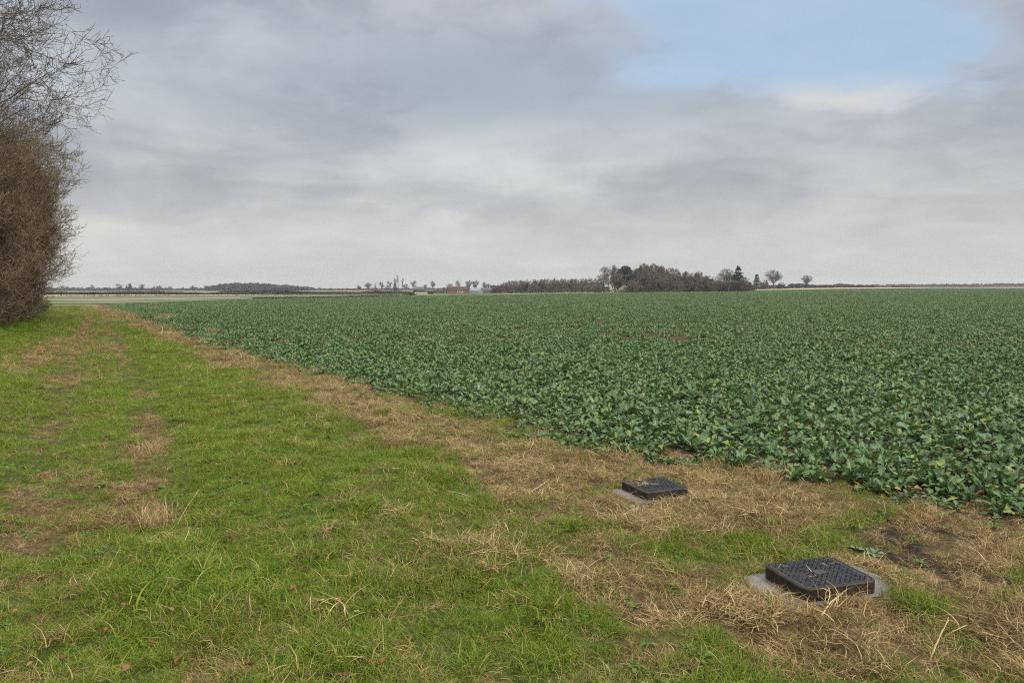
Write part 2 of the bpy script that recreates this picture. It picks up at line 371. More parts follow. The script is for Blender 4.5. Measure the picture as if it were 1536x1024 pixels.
rg = np.random.default_rng(7)
def blades(rng, n, rad, hmin, hmax, w, lean0, lean1, droop, curl, segs=4, tone=None, zoff=-.008):
    """ribbons: elevation starts at (90-lean), bends over by droop, azimuth curls"""
    t = np.linspace(0, 1, segs+1)
    a = rng.uniform(0, 2*math.pi, n); rr = rad*np.sqrt(rng.uniform(0, 1, n))
    b0 = np.c_[np.cos(a)*rr, np.sin(a)*rr, np.full(n, zoff)]
    az = a*0+rng.uniform(0, 2*math.pi, n); L = rng.uniform(hmin, hmax, n)
    el = np.radians(90-rng.uniform(lean0, lean1, n)); dr = np.radians(rng.uniform(.4, 1, n)*droop); cu = np.radians(rng.normal(0, curl, n))
    P = [b0]; 
    for k in range(segs):
        e = el-dr*(k+.5)/segs; z = az+cu*(k+.5)/segs
        st = (L/segs)[:, None]*np.c_[np.cos(e)*np.cos(z), np.cos(e)*np.sin(z), np.sin(e)]
        q = P[-1]+st
        q[:, 2] = np.maximum(q[:, 2], .004+.012*rng.uniform(0, 1, n)) if k >= 0 else q[:, 2]
        P.append(q)
    P = np.stack(P, 1)                                     # n, segs+1, 3
    side = np.c_[-np.sin(az), np.cos(az), rng.normal(0, .35, n)]; side /= np.linalg.norm(side, axis=1, keepdims=True)
    ww = rng.uniform(.6, 1.2, n)*w
    prof = (1-t**1.8)*.5+.04
    off = side[:, None, :]*(ww[:, None]*prof[None])[:, :, None]
    V = np.stack([P-off, P+off], 2).reshape(-1, 3)         # per blade (segs+1)*2
    base = (np.arange(n)*(segs+1)*2)[:, None, None]; k = np.arange(segs)*2
    q = np.stack([k, k+1, k+3, k+2], 1)[None]
    Fq = (base+q).reshape(-1, 4)
    tn = rng.uniform(0, 1, n) if tone is None else tone(rng, n)
    return V, Fq, np.repeat(tn, (segs+1)*2)
def clump(name, mat, *sets, link=False):
    mb = MB()
    for s in sets:
        V_, F_, T_ = s; mb.add(V_, F_, tone=T_)
    return mb.build(name, mat, None, False, link)
greens = []
gt = lambda r, n: np.clip(r.beta(1.6, 1.9, n), 0, 1)
for k in range(6):
    r_ = np.random.default_rng(100+k)
    greens.append(clump('turf_clump_%d' % k, M['grass'],
        blades(r_, 66, .085, .035, .095+.015*(k % 3), .0034, 5, 70, 85, 60, 4, gt),
        blades(r_, 22, .10, .05, .11, .0030, 45, 85, 40, 110, 4, lambda r, n: r.uniform(.7, 1, n))))
straws = []
for k in range(6):
    r_ = np.random.default_rng(200+k)
    straws.append(clump('straw_clump_%d' % k, M['straw'],
        blades(r_, 50, .10, .05, .17, .0033, 58, 88, 45, 75, 5),
        blades(r_, 14, .08, .05, .13, .0032, 10, 60, 80, 60, 4)))
col_g = proto_collection('turf_sources', greens); col_s = proto_collection('straw_sources', straws)

AZLIM = 44
def sample(r1, r2, dens, rng, az=AZLIM, back=.9):
    a = R(az); n = int(dens*a*(r2*r2-r1*r1))
    r = np.sqrt(rng.uniform(r1*r1, r2*r2, n)); th = rng.uniform(-a, a, n)
    return r*np.sin(th), r*np.cos(th)-back

NEAR_COVER = dict(c=(1.745, 4.095), rz=R(16), hx=.24, hy=.195, h=.088)
FAR_COVER = dict(c=(1.18, 6.02), rz=R(23), hx=.205, hy=.195, h=.08)
def cover_local(cv, x, y):
    dx, dy = x-cv['c'][0], y-cv['c'][1]; ca, sa = math.cos(cv['rz']), math.sin(cv['rz'])
    return dx*ca+dy*sa, -dx*sa+dy*ca
def off_covers(x, y, rng):
    ok = np.ones(len(x), bool)
    for cv, sx0, sx1, sy0, sy1 in ((NEAR_COVER, .385, .385, .215, .215), (FAR_COVER, .33, .215, .205, .205)):
        lx, ly = cover_local(cv, x, y)
        e = .05*(fbm(x*5, y*5, 55, 2)-.5)*2
        ok &= ~((lx > -sx0+e) & (lx < sx1+e) & (ly > -sy0+e) & (ly < sy1+e))
    return ok
def inside(x, y, d):
    f = 0.0
    for k in range(8): f = f+in_field(x+d*math.cos(k*.785), y+d*math.sin(k*.785), .35)
    return np.clip((f/8-.35)/.6, 0, 1)
gp = []; sp = []
for r1, r2, dens, sc in ((2.6, 6.2, 420, .82), (6.2, 9.5, 320, .84), (9.5, 16, 190, .95), (16, 32, 80, 1.2), (32, 95, 24, 1.9)):
    x, y = sample(r1, r2, dens, rg)
    u, v = uv_of(x, y)
    inf = in_field(x, y, .35); edge = inside(x, y, .55 if r2 < 12 else .9)
    keep = (~inf | (rg.uniform(0, 1, len(x)) < .75*(1-edge))) & (u < 7.5) & off_covers(x, y, rg) & ((y < 80))
    keep &= rg.uniform(0, 1, len(x)) > .85*mud_of(x, y)+.62*(1-sstep(.26, .44, fbm(x*4.2, y*4.2, 97, 3)))
    x, y = x[keep], y[keep]
    d = dry_of(x, y); u, v = uv_of(x, y)
    isdry = rg.uniform(0, 1, len(x)) < .09+.74*sstep(.28, .98, d)
    n = len(x); z = terrain(x, y)
    s = sc*rg.uniform(.6, 1.2, n)*(.35+1.2*fbm(x*2.6, y*2.6, 91, 3)); big = rg.uniform(0, 1, n) < .07; s = np.where(big, s*rg.uniform(1.3, 1.9, n), s)
    for lv, lu in WHEELS: s = s*(1-.38*np.exp(-((u-np.interp(v, lv, lu))/.3)**2)*sstep(lv[0]-1, lv[0]+1, v))
    s = np.where(isdry, s, s*(1.05-.25*d))
    rot = np.c_[rg.normal(0, .22, n), rg.normal(0, .22, n), rg.uniform(0, 6.283, n)]
    # mid tone varies in soft patches: olive where half dry
    tg = np.clip(.02+.75*(d-.2)+.8*(fbm(x*2.1, y*2.1, 93)-.5)+.16*sstep(1.5, -2.0, v), 0, 1)
    ts = np.clip(.35+1.5*(fbm(x*1.7, y*1.7, 95)-.5)+.35*rg.normal(0, .4, n)+.4*sstep(3.6, 5.0, u), 0, 1)
    rec = np.c_[x, y, z, rot, s, rg.integers(0, 6, n), np.where(isdry, ts, tg)]
    gp.append(rec[~isdry]); sp.append(rec[isdry])
gp = np.concatenate(gp); sp = np.concatenate(sp)
tag(scatter('grass', gp[:, :3], gp[:, 3:6], gp[:, 6], gp[:, 7], gp[:, 8], col_g), 'short green winter grass covering the track and verge', 'grass')
tag(scatter('dead_grass', sp[:, :3], sp[:, 3:6], sp[:, 6], sp[:, 7], sp[:, 8], col_s), 'matted straw coloured dead grass along the crop and the track', 'dead grass')
print('grass', len(gp), len(sp))

# ------------------------------------------------------------------ oilseed rape
def leaf(rng, Lp, Lb, W, el0, bend, az, nl=7, nw=4, tone=.5, yel=0.0, lobes=3, z0=0.0):
    t = np.linspace(0, 1, nl+1); tot = Lp+Lb; npet = 2
    s = np.r_[np.linspace(0, Lp, npet+1)[:-1], Lp+t*Lb]
    e = el0-bend*(s/tot)**1.3
    ds = np.diff(s, prepend=0); cx = np.cumsum(np.cos(e)*ds); cz = z0+np.cumsum(np.sin(e)*ds)
    w = np.r_[np.full(npet, .012), W*1.12*(np.sin(np.pi*np.clip(t, .02, .985)**.75)**.65)*(1+.34*np.sin(t*math.pi*2*lobes+rng.uniform(0, 6))*(1-.5*t))]
    w[npet:npet+2] *= (.45, .8)
    q = np.linspace(-1, 1, nw+1)
    ph = rng.uniform(0, 6); ruf = rng.uniform(.06, .22)*W
    fold = rng.uniform(.15, .5)
    n = len(s)
    off = np.outer(w, q)
    up = np.abs(off)*fold+ruf*np.sin(np.linspace(0, 11, n)[:, None]+ph+q[None]*1.6)*np.abs(q)[None]*(w[:, None]/W)
    nxv = -np.sin(e)[:, None]; nzv = np.cos(e)[:, None]
    lx = cx[:, None]+nxv*up; lz = cz[:, None]+nzv*up; ly = off+0*lx
    tw = rng.normal(0, .55)*np.linspace(0, 1, n)[:, None]
    ly2 = ly*np.cos(tw); lz = lz+ly*np.sin(tw)
    ca, sa = math.cos(az), math.sin(az)
    V = np.stack([lx*ca-ly2*sa, lx*sa+ly2*ca, lz], -1).reshape(-1, 3)
    i = np.arange(n*(nw+1)).reshape(n, nw+1)
    Fq = np.stack([i[:-1, :-1], i[:-1, 1:], i[1:, 1:], i[1:, :-1]], -1).reshape(-1, 4)
    return V, Fq, tone, yel, np.tile(q, n)
def rape_plant(mb, rng, nleaf, s=1.0, nl=7, nw=4, o=(0, 0, 0)):
    a0 = rng.uniform(0, 6.28)
    for k in range(nleaf):
        inner = k/nleaf
        el = R(26+50*inner+rng.normal(0, 13)); bend = R(rng.uniform(25, 110)*(1.1-.5*inner))
        Lb = s*rng.uniform(.075, .165)*(1.1-.45*inner); Lp = s*rng.uniform(.08, .16)*(1-.35*inner)
        yel = 0.0
        if k < 4 and rng.uniform() < .36: yel = 1.0; el = R(rng.uniform(5, 25)); Lb *= .8
        V_, F_, tn, ye, q = leaf(rng, Lp, Lb, s*rng.uniform(.022, .048), el, bend, a0+k*2.4+rng.normal(0, .3), nl, nw, np.clip(rng.normal(.5, .32), 0, 1), yel, rng.integers(2, 4), rng.uniform(0, .05)*s)
        V_[:, 2] = np.maximum(V_[:, 2], .004)
        mb.add(V_+np.array(o), F_, tone=tn, yel=ye, lx=q)
near_plants = []
for k in range(12):
    r_ = np.random.default_rng(300+k); mb = MB(); rape_plant(mb, r_, int(r_.integers(12, 19)), r_.uniform(.52, .76), 8, 4)
    near_plants.append(mb.build('rape_plant_source_%02d' % k, M['rape'], None, True, False))
mid_plants = []
for k in range(8):
    r_ = np.random.default_rng(400+k); mb = MB()
    for j in range(9): rape_plant(mb, r_, 9, r_.uniform(.44, .70), 4, 2, (r_.uniform(-.27, .27), r_.uniform(-.27, .27), 0))
    mid_plants.append(mb.build('rape_trio_source_%02d' % k, M['rape'], None, True, False))
far_plants = []
for k in range(6):
    r_ = np.random.default_rng(500+k); mb = MB()
    for j in range(120): rape_plant(mb, r_, 6, r_.uniform(.62, .95), 2, 2, (r_.uniform(-1.3, 1.3), r_.uniform(-1.3, 1.3), 0))
    far_plants.append(mb.build('rape_patch_source_%02d' % k, M['rape'], None, True, False))
TRAM = [(-2.75, 117), (1.52, 52.7), (2.3, 38.3), (3.71, 24.6), (4.3, 18)]
def tram(x, y):
    tx = np.interp(y, [p[1] for p in TRAM[::-1]], [p[0] for p in TRAM[::-1]])
    a = np.minimum(np.abs(x-tx), np.abs(x-tx-1.6))
    return (a < .17+.1*vnoise(x*.5, y*.5, 61)+.09*(np.abs(y-25.5) < 3)) & (y > 16) & ((y > 34) | (np.abs(y-25.5) < 3))
def crop_points(r1, r2, dens, rng, jit=.35):
    x, y = sample(r1, r2, dens, rng); k = in_field(x, y, jit) & ~tram(x, y)
    return x[k], y[k]
def relax(x, y, dmin):               # drop plants that stand too close together
    cell = {}; keep = np.zeros(len(x), bool)
    for i in range(len(x)):
        cx, cy = int(math.floor(x[i]/dmin)), int(math.floor(y[i]/dmin)); ok = True
        for a in (-1, 0, 1):
            for b in (-1, 0, 1):
                for j in cell.get((cx+a, cy+b), ()):
                    if (x[i]-x[j])**2+(y[i]-y[j])**2 < dmin*dmin: ok = False; break
                if not ok: break
            if not ok: break
        if ok: cell.setdefault((cx, cy), []).append(i); keep[i] = True
    return keep
x, y = crop_points(4.0, 23, 140, rg, .6); k = relax(x, y, .115); x, y = x[k], y[k]
ed = inside(x, y, .8); k = rg.uniform(0, 1, len(x)) < .40+.60*ed**.6; x, y, ed = x[k], y[k], ed[k]
az = np.degrees(np.arctan2(x, y)); rr = np.hypot(x, y)
inv = np.abs(az) < 36
order = np.argsort(np.where(inv, rr, 1e9))
one = np.zeros(len(x), bool); one[order[:300]] = True
z = terrain(x, y); n = len(x)
scl = rg.uniform(.78, 1.22, n)*(.7+.6*fbm(x*.8, y*.8, 88))*(.42+.62*ed**.7); yaw = rg.uniform(0, 6.283, n); pick = rg.integers(0, 12, n)
tilt = rg.normal(0, .1, (n, 2))
for i in np.nonzero(one)[0]:
    o = near_plants[pick[i]].copy(); o.name = 'rape_plant'; C.objects.link(o)
    o.location = (x[i], y[i], z[i]); o.rotation_euler = (tilt[i, 0], tilt[i, 1], yaw[i]); o.scale = (scl[i],)*3
    tag(o, 'blue-green leafy rape plant in the front rows of the crop beside the dead grass', 'crop plant', 'rape plants in the front rows of the field')
ne = ~one
cn = scatter('rape_crop', np.c_[x, y, z][ne], np.c_[tilt, yaw][ne], scl[ne], pick[ne], 0*x[ne], proto_collection('rape_sources', near_plants))
tag(cn, 'dense blue-green rape crop behind the front rows', 'crop')
x, y = crop_points(23, 66, 6.0, rg); n = len(x)
tag(scatter('rape_crop', np.c_[x, y, terrain(x, y)], np.c_[rg.normal(0, .08, (n, 2)), rg.uniform(0, 6.28, n)], rg.uniform(.8, 1.2, n), rg.integers(0, 8, n), 0*x, proto_collection('rape_trio_sources', mid_plants)),
    'rape crop in the middle of the field', 'crop')
x, y = crop_points(65, 150, .32, rg); n = len(x)
x2, y2 = crop_points(150, 640, .11, rg); x = np.r_[x, x2]; y = np.r_[y, y2]; n = len(x)
tag(scatter('rape_crop', np.c_[x, y, terrain(x, y)], np.c_[np.zeros((n, 2)), rg.uniform(0, 6.28, n)], np.where(np.hypot(x, y) > 150, 1.35, 1.0)*rg.uniform(.85, 1.15, n), rg.integers(0, 6, n), 0*x, proto_collection('rape_patch_sources', far_plants)),
    'far green sweep of rape crop running to the skyline', 'crop')

# ------------------------------------------------------------------ bare trees
def norm(v):
    l = math.sqrt(v[0]*v[0]+v[1]*v[1]+v[2]*v[2]) or 1; return (v[0]/l, v[1]/l, v[2]/l)
def perp(d, rnd):
    a = norm((rnd.gauss(0, 1), rnd.gauss(0, 1), rnd.gauss(0, 1))); k = a[0]*d[0]+a[1]*d[1]+a[2]*d[2]
    return norm((a[0]-k*d[0], a[1]-k*d[1], a[2]-k*d[2]))
def grow(out, rnd, p, d, L, r, lv, P):
    ns = P['seg'][lv]; st = L/ns; wa = P['wander'][lv]; tr = P['trop'][lv]; nc = P['n'][lv] if lv < len(P['n']) else 0
    up2 = P.get('tip', [0]*9)[lv]; bi = P.get('bias', (0, 0, 0)); bw = P.get('bw', [0]*9)[lv]
    pts = [(p, d, r)]; rt = P['taper'][lv]
    for i in range(ns):
        f = (i+1)/ns; k = tr+up2*f*f
        d = norm((d[0]+rnd.gauss(0, wa)+bi[0]*bw, d[1]+rnd.gauss(0, wa)+bi[1]*bw, d[2]+rnd.gauss(0, wa)+k+bi[2]*bw))
        q = (p[0]+d[0]*st, p[1]+d[1]*st, p[2]+d[2]*st)
        if q[2] < .15: q = (q[0], q[1], .15); d = norm((d[0], d[1], abs(d[2])+.2))
        r1 = r*(1-(1-rt)*f) if True else r
        out[min(lv, len(out)-1)].append((*p, *q, pts[-1][2], max(r1, P['rmin'])))
        pts.append((q, d, max(r1, P['rmin']))); p = q
        ev = P.get('env')
        if ev and lv and (q[0]*q[0]+q[1]*q[1])/ev[1]**2+((q[2]-ev[0])/ev[2])**2 > rnd.uniform(.82, 1.08): break
    for c in range(nc):
        f = P['start'][lv]+(1-P['start'][lv])*(c+rnd.random())/nc
        i = min(ns-1, int(f*ns)); g = f*ns-i
        if i >= len(pts)-1: continue
        a, b = pts[i], pts[i+1]
        cp = tuple(a[0][k]+(b[0][k]-a[0][k])*g for k in range(3)); cr = a[2]+(b[2]-a[2])*g
        an = R(rnd.uniform(*P['ang'][lv])); pr = perp(b[1], rnd)
        if P.get('flat') and lv >= 1: pr = norm((pr[0], pr[1], pr[2]*.5+.1))
        cd = norm(tuple(b[1][k]*math.cos(an)+pr[k]*math.sin(an) for k in range(3)))
        cl = L*P['ratio'][lv]*rnd.uniform(.7, 1.25)*(1-P.get('short', .45)*f)
        grow(out, rnd, cp, cd, cl, max(cr*P['rr'][lv], P['rmin']), lv+1, P)
def tree_mesh(out, split, sides=(8, 4, 3, 3, 3, 3)):
    parts = []
    for lo, hi in ((0, split), (split, len(out))):
        mb = MB()
        for l in range(lo, hi):
            if out[l]:
                V_, F_ = tubes(out[l], sides[l]); mb.add(V_, F_)
        parts.append(mb)
    return parts

# tall ash-like trees of the hedge row: long arching limbs, upturned twig ends
TALL = dict(seg=[7, 9, 7, 5, 3], wander=[.05, .10, .12, .14, .16], trop=[.06, -.045, -.05, .02, .03], tip=[0, .16, .20, .16, .1], n=[30, 15, 11, 6], start=[.36, .15, .12, .1],
            ang=[(40, 85), (28, 60), (28, 65), (30, 70)], ratio=[.62, .52, .50, .5], rr=[.42, .5, .5, .6], taper=[.25, .2, .25, .4, .6], rmin=.0065, short=.42, bias=(.85, .3, -.05), bw=[0, .03, .012, 0, 0])
def tall_tree(seed, H, r):
    rnd = random.Random(seed); out = [[] for _ in range(5)]
    grow(out, rnd, (0, 0, -.2), (0.02, 0, 1), H, r, 0, TALL)
    return tree_mesh(out, 2)
def plant_tree(name, loc, parts, mats, label, cat, group=None, rz=0.0, sc=1.0):
    e = empty(name, loc, rz, label, cat, group); e.scale = (sc,)*3 if not hasattr(sc, '__len__') else sc
    parts[0].build('trunk', mats[0], e, True); parts[1].build('crown', mats[1], e, False)
    return e
def along_hedge(v, u):                # point on the hedge line
    x = .7+(-.847)*u+(-.532)*v; y = 7.6+(-.532)*u+.847*v
    return (x, y, float(terrain(x, y))-.05)
plant_tree('bare_tree', along_hedge(29.0, 11.0), tall_tree(5, 15.0, .22), (M['mossbark'], M['bark']), 'tall bare tree with arching branches reaching out over the track from the hedge', 'tree')
plant_tree('bare_tree', along_hedge(37.0, 12.3), tall_tree(8, 14.0, .2), (M['mossbark'], M['bark']), 'bare tree rising out of the hedge behind the arching branches', 'tree')
plant_tree('bare_tree', along_hedge(23.5, 12.0), tall_tree(11, 15.5, .24), (M['mossbark'], M['bark']), 'bare tree cut by the picture edge, its twigs behind the arching branches', 'tree')
SHRUB = dict(seg=[8, 6, 5, 3], wander=[.07, .11, .15, .2], trop=[.04, .05, .05, .04], tip=[.05, .08, .08, .06], n=[15, 10, 7], start=[.15, .1, .1], ang=[(20, 55), (22, 55), (25, 65)],
             ratio=[.42, .5, .5], rr=[.5, .5, .6], taper=[.25, .3, .5, .7], rmin=.006, short=.35, bias=(.85, .35, 0), bw=[.008, .006, 0, 0])
def shrub_parts(seed, H, stems=15, spread=1.0, P=SHRUB):
    rnd = random.Random(seed); out = [[] for _ in range(4)]
    for s in range(stems):
        a = rnd.uniform(0, 6.283); le = rnd.uniform(.05, .5)*spread; rad = rnd.uniform(0, .9)
        L = H*rnd.uniform(.55, 1.05)
        grow(out, rnd, (math.cos(a)*rad, math.sin(a)*rad, -.1), norm((math.cos(a)*le, math.sin(a)*le, 1)), L, rnd.uniform(.03, .06), 0, P)
    for s in range(4):
        a = rnd.uniform(0, 6.283); le = rnd.uniform(.05, .3)*spread
        grow(out, rnd, (math.cos(a)*.3, math.sin(a)*.3, -.1), norm((math.cos(a)*le, math.sin(a)*le, 1)), H*rnd.uniform(.95, 1.15), rnd.uniform(.08, .12), 0, P)
    # low skirt of brambly shoots
    for s in range(64):
        a = rnd.uniform(0, 6.283); rad = rnd.uniform(.3, 1.5)
        grow(out, rnd, (math.cos(a)*rad, math.sin(a)*rad, -.05), norm((math.cos(a)*.4, math.sin(a)*.4, 1)), rnd.uniform(1.0, 2.2), .014, 1, P)
    return tree_mesh(out, 1, (5, 3, 3, 3))
sv = [shrub_parts(21, 6.6), shrub_parts(22, 6.2), shrub_parts(23, 7.0), shrub_parts(24, 6.0)]
SPROTO = []
def shrub(i, loc, rz, sc, label, grp='tall bare shrubs making up the hedge'):
    m1 = M['redtwig'] if i % 2 else M['twig']
    if len(SPROTO) <= i:
        e = plant_tree('hedge_shrub', loc, sv[i], (M['mossbark'], m1), label, 'shrub', grp, rz, sc); SPROTO.append(e); return e
    s = SPROTO[i]; e = s.copy(); C.objects.link(e); e.location = loc; e.rotation_euler = (0, 0, rz); e.scale = (sc,)*3; e['label'] = label
    for ch in s.children:
        c = ch.copy(); C.objects.link(c); c.parent = e
    return e
hr = random.Random(3)
HEDGE_N = [(26, 7.7, .95), (29, 7.5, 1.0), (32, 7.3, 1.0), (35, 7.1, 1.05), (38, 7.0, 1.1), (41.5, 7.0, 1.15), (45, 7.1, 1.25), (49, 7.7, 1.3), (53, 8.1, 1.35), (57, 8.4, 1.35), (61, 8.6, 1.3), (65, 8.7, 1.2)]
ORD = ['first', 'second', 'third', 'fourth', 'fifth', 'sixth', 'seventh', 'eighth', 'ninth', 'tenth', 'eleventh', 'twelfth']
for k, (v, u, s) in enumerate(HEDGE_N):
    lab = ('tall brown bare shrub ending the hedge where the track meets the far pasture' if k == len(HEDGE_N)-1 else
           'brown bare shrub, %s back from the far end of the tall hedge' % ORD[len(HEDGE_N)-1-k])
    if k < 4: shrub(k, along_hedge(v, u), hr.uniform(-.4, .4), s, lab)
    else: shrub(k % 4, along_hedge(v, u), hr.uniform(-.5, .5), s, lab)
for k, v in enumerate((28, 33, 38.5, 44.5, 51, 58)):
    shrub((k+2) % 4, along_hedge(v, 10.2-.02*v), hr.uniform(-.5, .5), 1.12, 'brown bare shrub in the back row of the tall hedge', 'bare shrubs in the back row of the hedge')

def leafcloud(rng, blobs, n, size, flat=.5):
    """small faces scattered through ellipsoid blobs (cx,cy,cz,rx,ry,rz)"""
    w = np.array([b[3]*b[4]*b[5] for b in blobs])**.67; w /= w.sum()
    bi = rng.choice(len(blobs), n, p=w); Bl = np.array(blobs)[bi]
    d = rng.normal(0, 1, (n, 3)); d /= np.linalg.norm(d, axis=1, keepdims=True)
    rad = rng.uniform(.35, 1.05, n)**.6
    c = Bl[:, :3]+d*rad[:, None]*Bl[:, 3:]
    a = rng.normal(0, 1, (n, 3)); a /= np.linalg.norm(a, axis=1, keepdims=True)
    b = np.cross(a, rng.normal(0, 1, (n, 3))); b /= np.linalg.norm(b, axis=1, keepdims=True)
    s = size*rng.uniform(.5, 1.3, n)[:, None]
    V = np.stack([c-a*s, c+b*s*flat, c+a*s, c-b*s*flat], 1).reshape(-1, 3)
    return V, np.arange(4*n).reshape(-1, 4)

def bush_thing(name, loc, blobs, n, size, mat, label, cat, group=None, stems=5, rz=0.0):
    rng = np.random.default_rng(abs(hash(label)) % 1 + int(abs(loc[0])*10)+int(loc[1]))
    e = empty(name, loc, rz, label, cat, group)
    V_, F_ = leafcloud(rng, blobs, n, size); mk('foliage', V_, [F_], mat, e)
    S = []
    for k in range(stems):
        b = blobs[k % len(blobs)]; S.append((rng.normal(0, .05), rng.normal(0, .05), -.1, b[0]+rng.normal(0, .1), b[1]+rng.normal(0, .1), b[2], .03*max(1, b[5]), .01*max(1, b[5])))
    V_, F_ = tubes(S, 4); mk('stem', V_, [F_], M['farbark'], e)
    return e
bush_thing('evergreen_bush', along_hedge(60.5, 4.9), [(0, 0, .4, .35, .4, .4), (.2, .2, .65, .3, .3, .3), (-.2, .1, .6, .25, .3, .3)], 1100, .05, M['bushgreen'], 'small rounded green bush at the foot of the hedge end', 'bush')

# ------------------------------------------------------------------ far trees
FARP = dict(seg=[6, 6, 5, 3], wander=[.05, .09, .12, .15], trop=[.05, .05, .03, 0], n=[20, 14, 11], start=[.24, .2, .1], ang=[(30, 75), (25, 60), (25, 65)], ratio=[.58, .5, .48], rr=[.5, .5, .6],
            taper=[.15, .25, .4, .7], rmin=.021, short=.45)
def far_variant(seed, kind):
    rnd = random.Random(seed); out = [[] for _ in range(4)]; P = dict(FARP)
    if kind == 'round': P.update(env=(6.1, 3.5, 3.9)); grow(out, rnd, (0, 0, -.3), (0, 0, 1), 8.2, .2, 0, P)
    elif kind == 'oak':
        P.update(n=[13, 13, 11], start=[.2, .15, .1], trop=[.03, .02, .03, 0], ang=[(35, 80), (30, 65), (25, 65)], ratio=[.95, .55, .5], env=(5.2, 5.2, 4.8)); grow(out, rnd, (0, 0, -.3), (0, 0, 1), 7.4, .24, 0, P)
    elif kind == 'poplar':
        P.update(n=[22, 6, 5], start=[.5, .1, .1], ang=[(25, 45), (20, 40), (20, 45)], ratio=[.26, .45, .45], trop=[.06, .1, .05, .02]); grow(out, rnd, (0, 0, -.3), (0, 0, 1), 9.3, .2, 0, P)
    elif kind == 'narrow':
        P.update(n=[20, 7, 5], start=[.2, .1, .1], ang=[(18, 35), (15, 35), (20, 45)], ratio=[.34, .45, .45], trop=[.06, .12, .06, .02]); grow(out, rnd, (0, 0, -.3), (0, 0, 1), 9.4, .2, 0, P)
    elif kind == 'bushy':
        P.update(n=[12, 13, 11], start=[.1, .1, .1], ratio=[.5, .55, .5], env=(4.2, 3.3, 4.6))
        for s in range(9):
            a = rnd.uniform(0, 6.28); le = rnd.uniform(.1, .9); grow(out, rnd, (math.cos(a)*.6, math.sin(a)*.6, -.2), norm((math.cos(a)*le, math.sin(a)*le, 1)), rnd.uniform(6, 7.5), .09, 0, P)
    elif kind == 'vase':
        P.update(n=[20, 13, 11], start=[.2, .2, .1], ang=[(20, 60), (25, 55), (25, 60)], ratio=[.8, .5, .45], trop=[.04, .06, .04, .01], env=(6.3, 3.4, 3.9)); grow(out, rnd, (0, 0, -.3), (.03, 0, 1), 7.6, .28, 0, P)
    elif kind == 'mound':
        P.update(n=[12, 12, 10], start=[.15, .1, .1], ratio=[.42, .55, .5], trop=[.02, .04, .04, .02], env=(1.5, 5.0, 5.4))
        for s in range(22):
            a = rnd.uniform(0, 6.28); le = rnd.uniform(.0, 1.5); grow(out, rnd, (math.cos(a)*.6, math.sin(a)*.6, -.2), norm((math.cos(a)*le, math.sin(a)*le, 1)), rnd.uniform(6.2, 7), .07, 0, P)
    mbs = tree_mesh(out, 1 if kind != 'bushy' else 1, (6, 3, 3, 3))
    allv = np.concatenate([v for m in mbs for v in m.v]); top = np.percentile(allv[:, 2], 99.5); wid = np.percentile(np.hypot(allv[:, 0], allv[:, 1]), 97)
    return [m.build('far_tree_source', None, None, False, False).data for m in mbs], top, wid
FV = {}
for kind, ks in (('round', (1, 2, 3)), ('oak', (4, 5)), ('poplar', (6, 7)), ('narrow', (8, 9)), ('bushy', (10, 11, 12)), ('vase', (13, 14)), ('mound', (15, 16, 17))):
    FV[kind] = [far_variant(600+s, kind) for s in ks]
ft = random.Random(17)
def far_tree(px, top, d, kind, label, group=None, w=None, cat='tree', small=False, tint=None, name='bare_tree'):
    p = at(px, d); h = hpx(p, top); (ms, th, tw) = ft.choice(FV[kind]); s = h/th
    sx = s*ft.uniform(.9, 1.1) if w is None else (w*.5*d/F)/tw
    e = empty(name, p, ft.uniform(0, 6.28), label, cat, group); e.scale = (sx, sx, s)
    for nm, m, mt in (('trunk', ms[0], M['farbark']), ('crown', ms[1], M['fartwig'])):
        o = bpy.data.objects.new(nm, m); C.objects.link(o); o.parent = e
        if not m.materials: m.materials.append(mt)
    return e
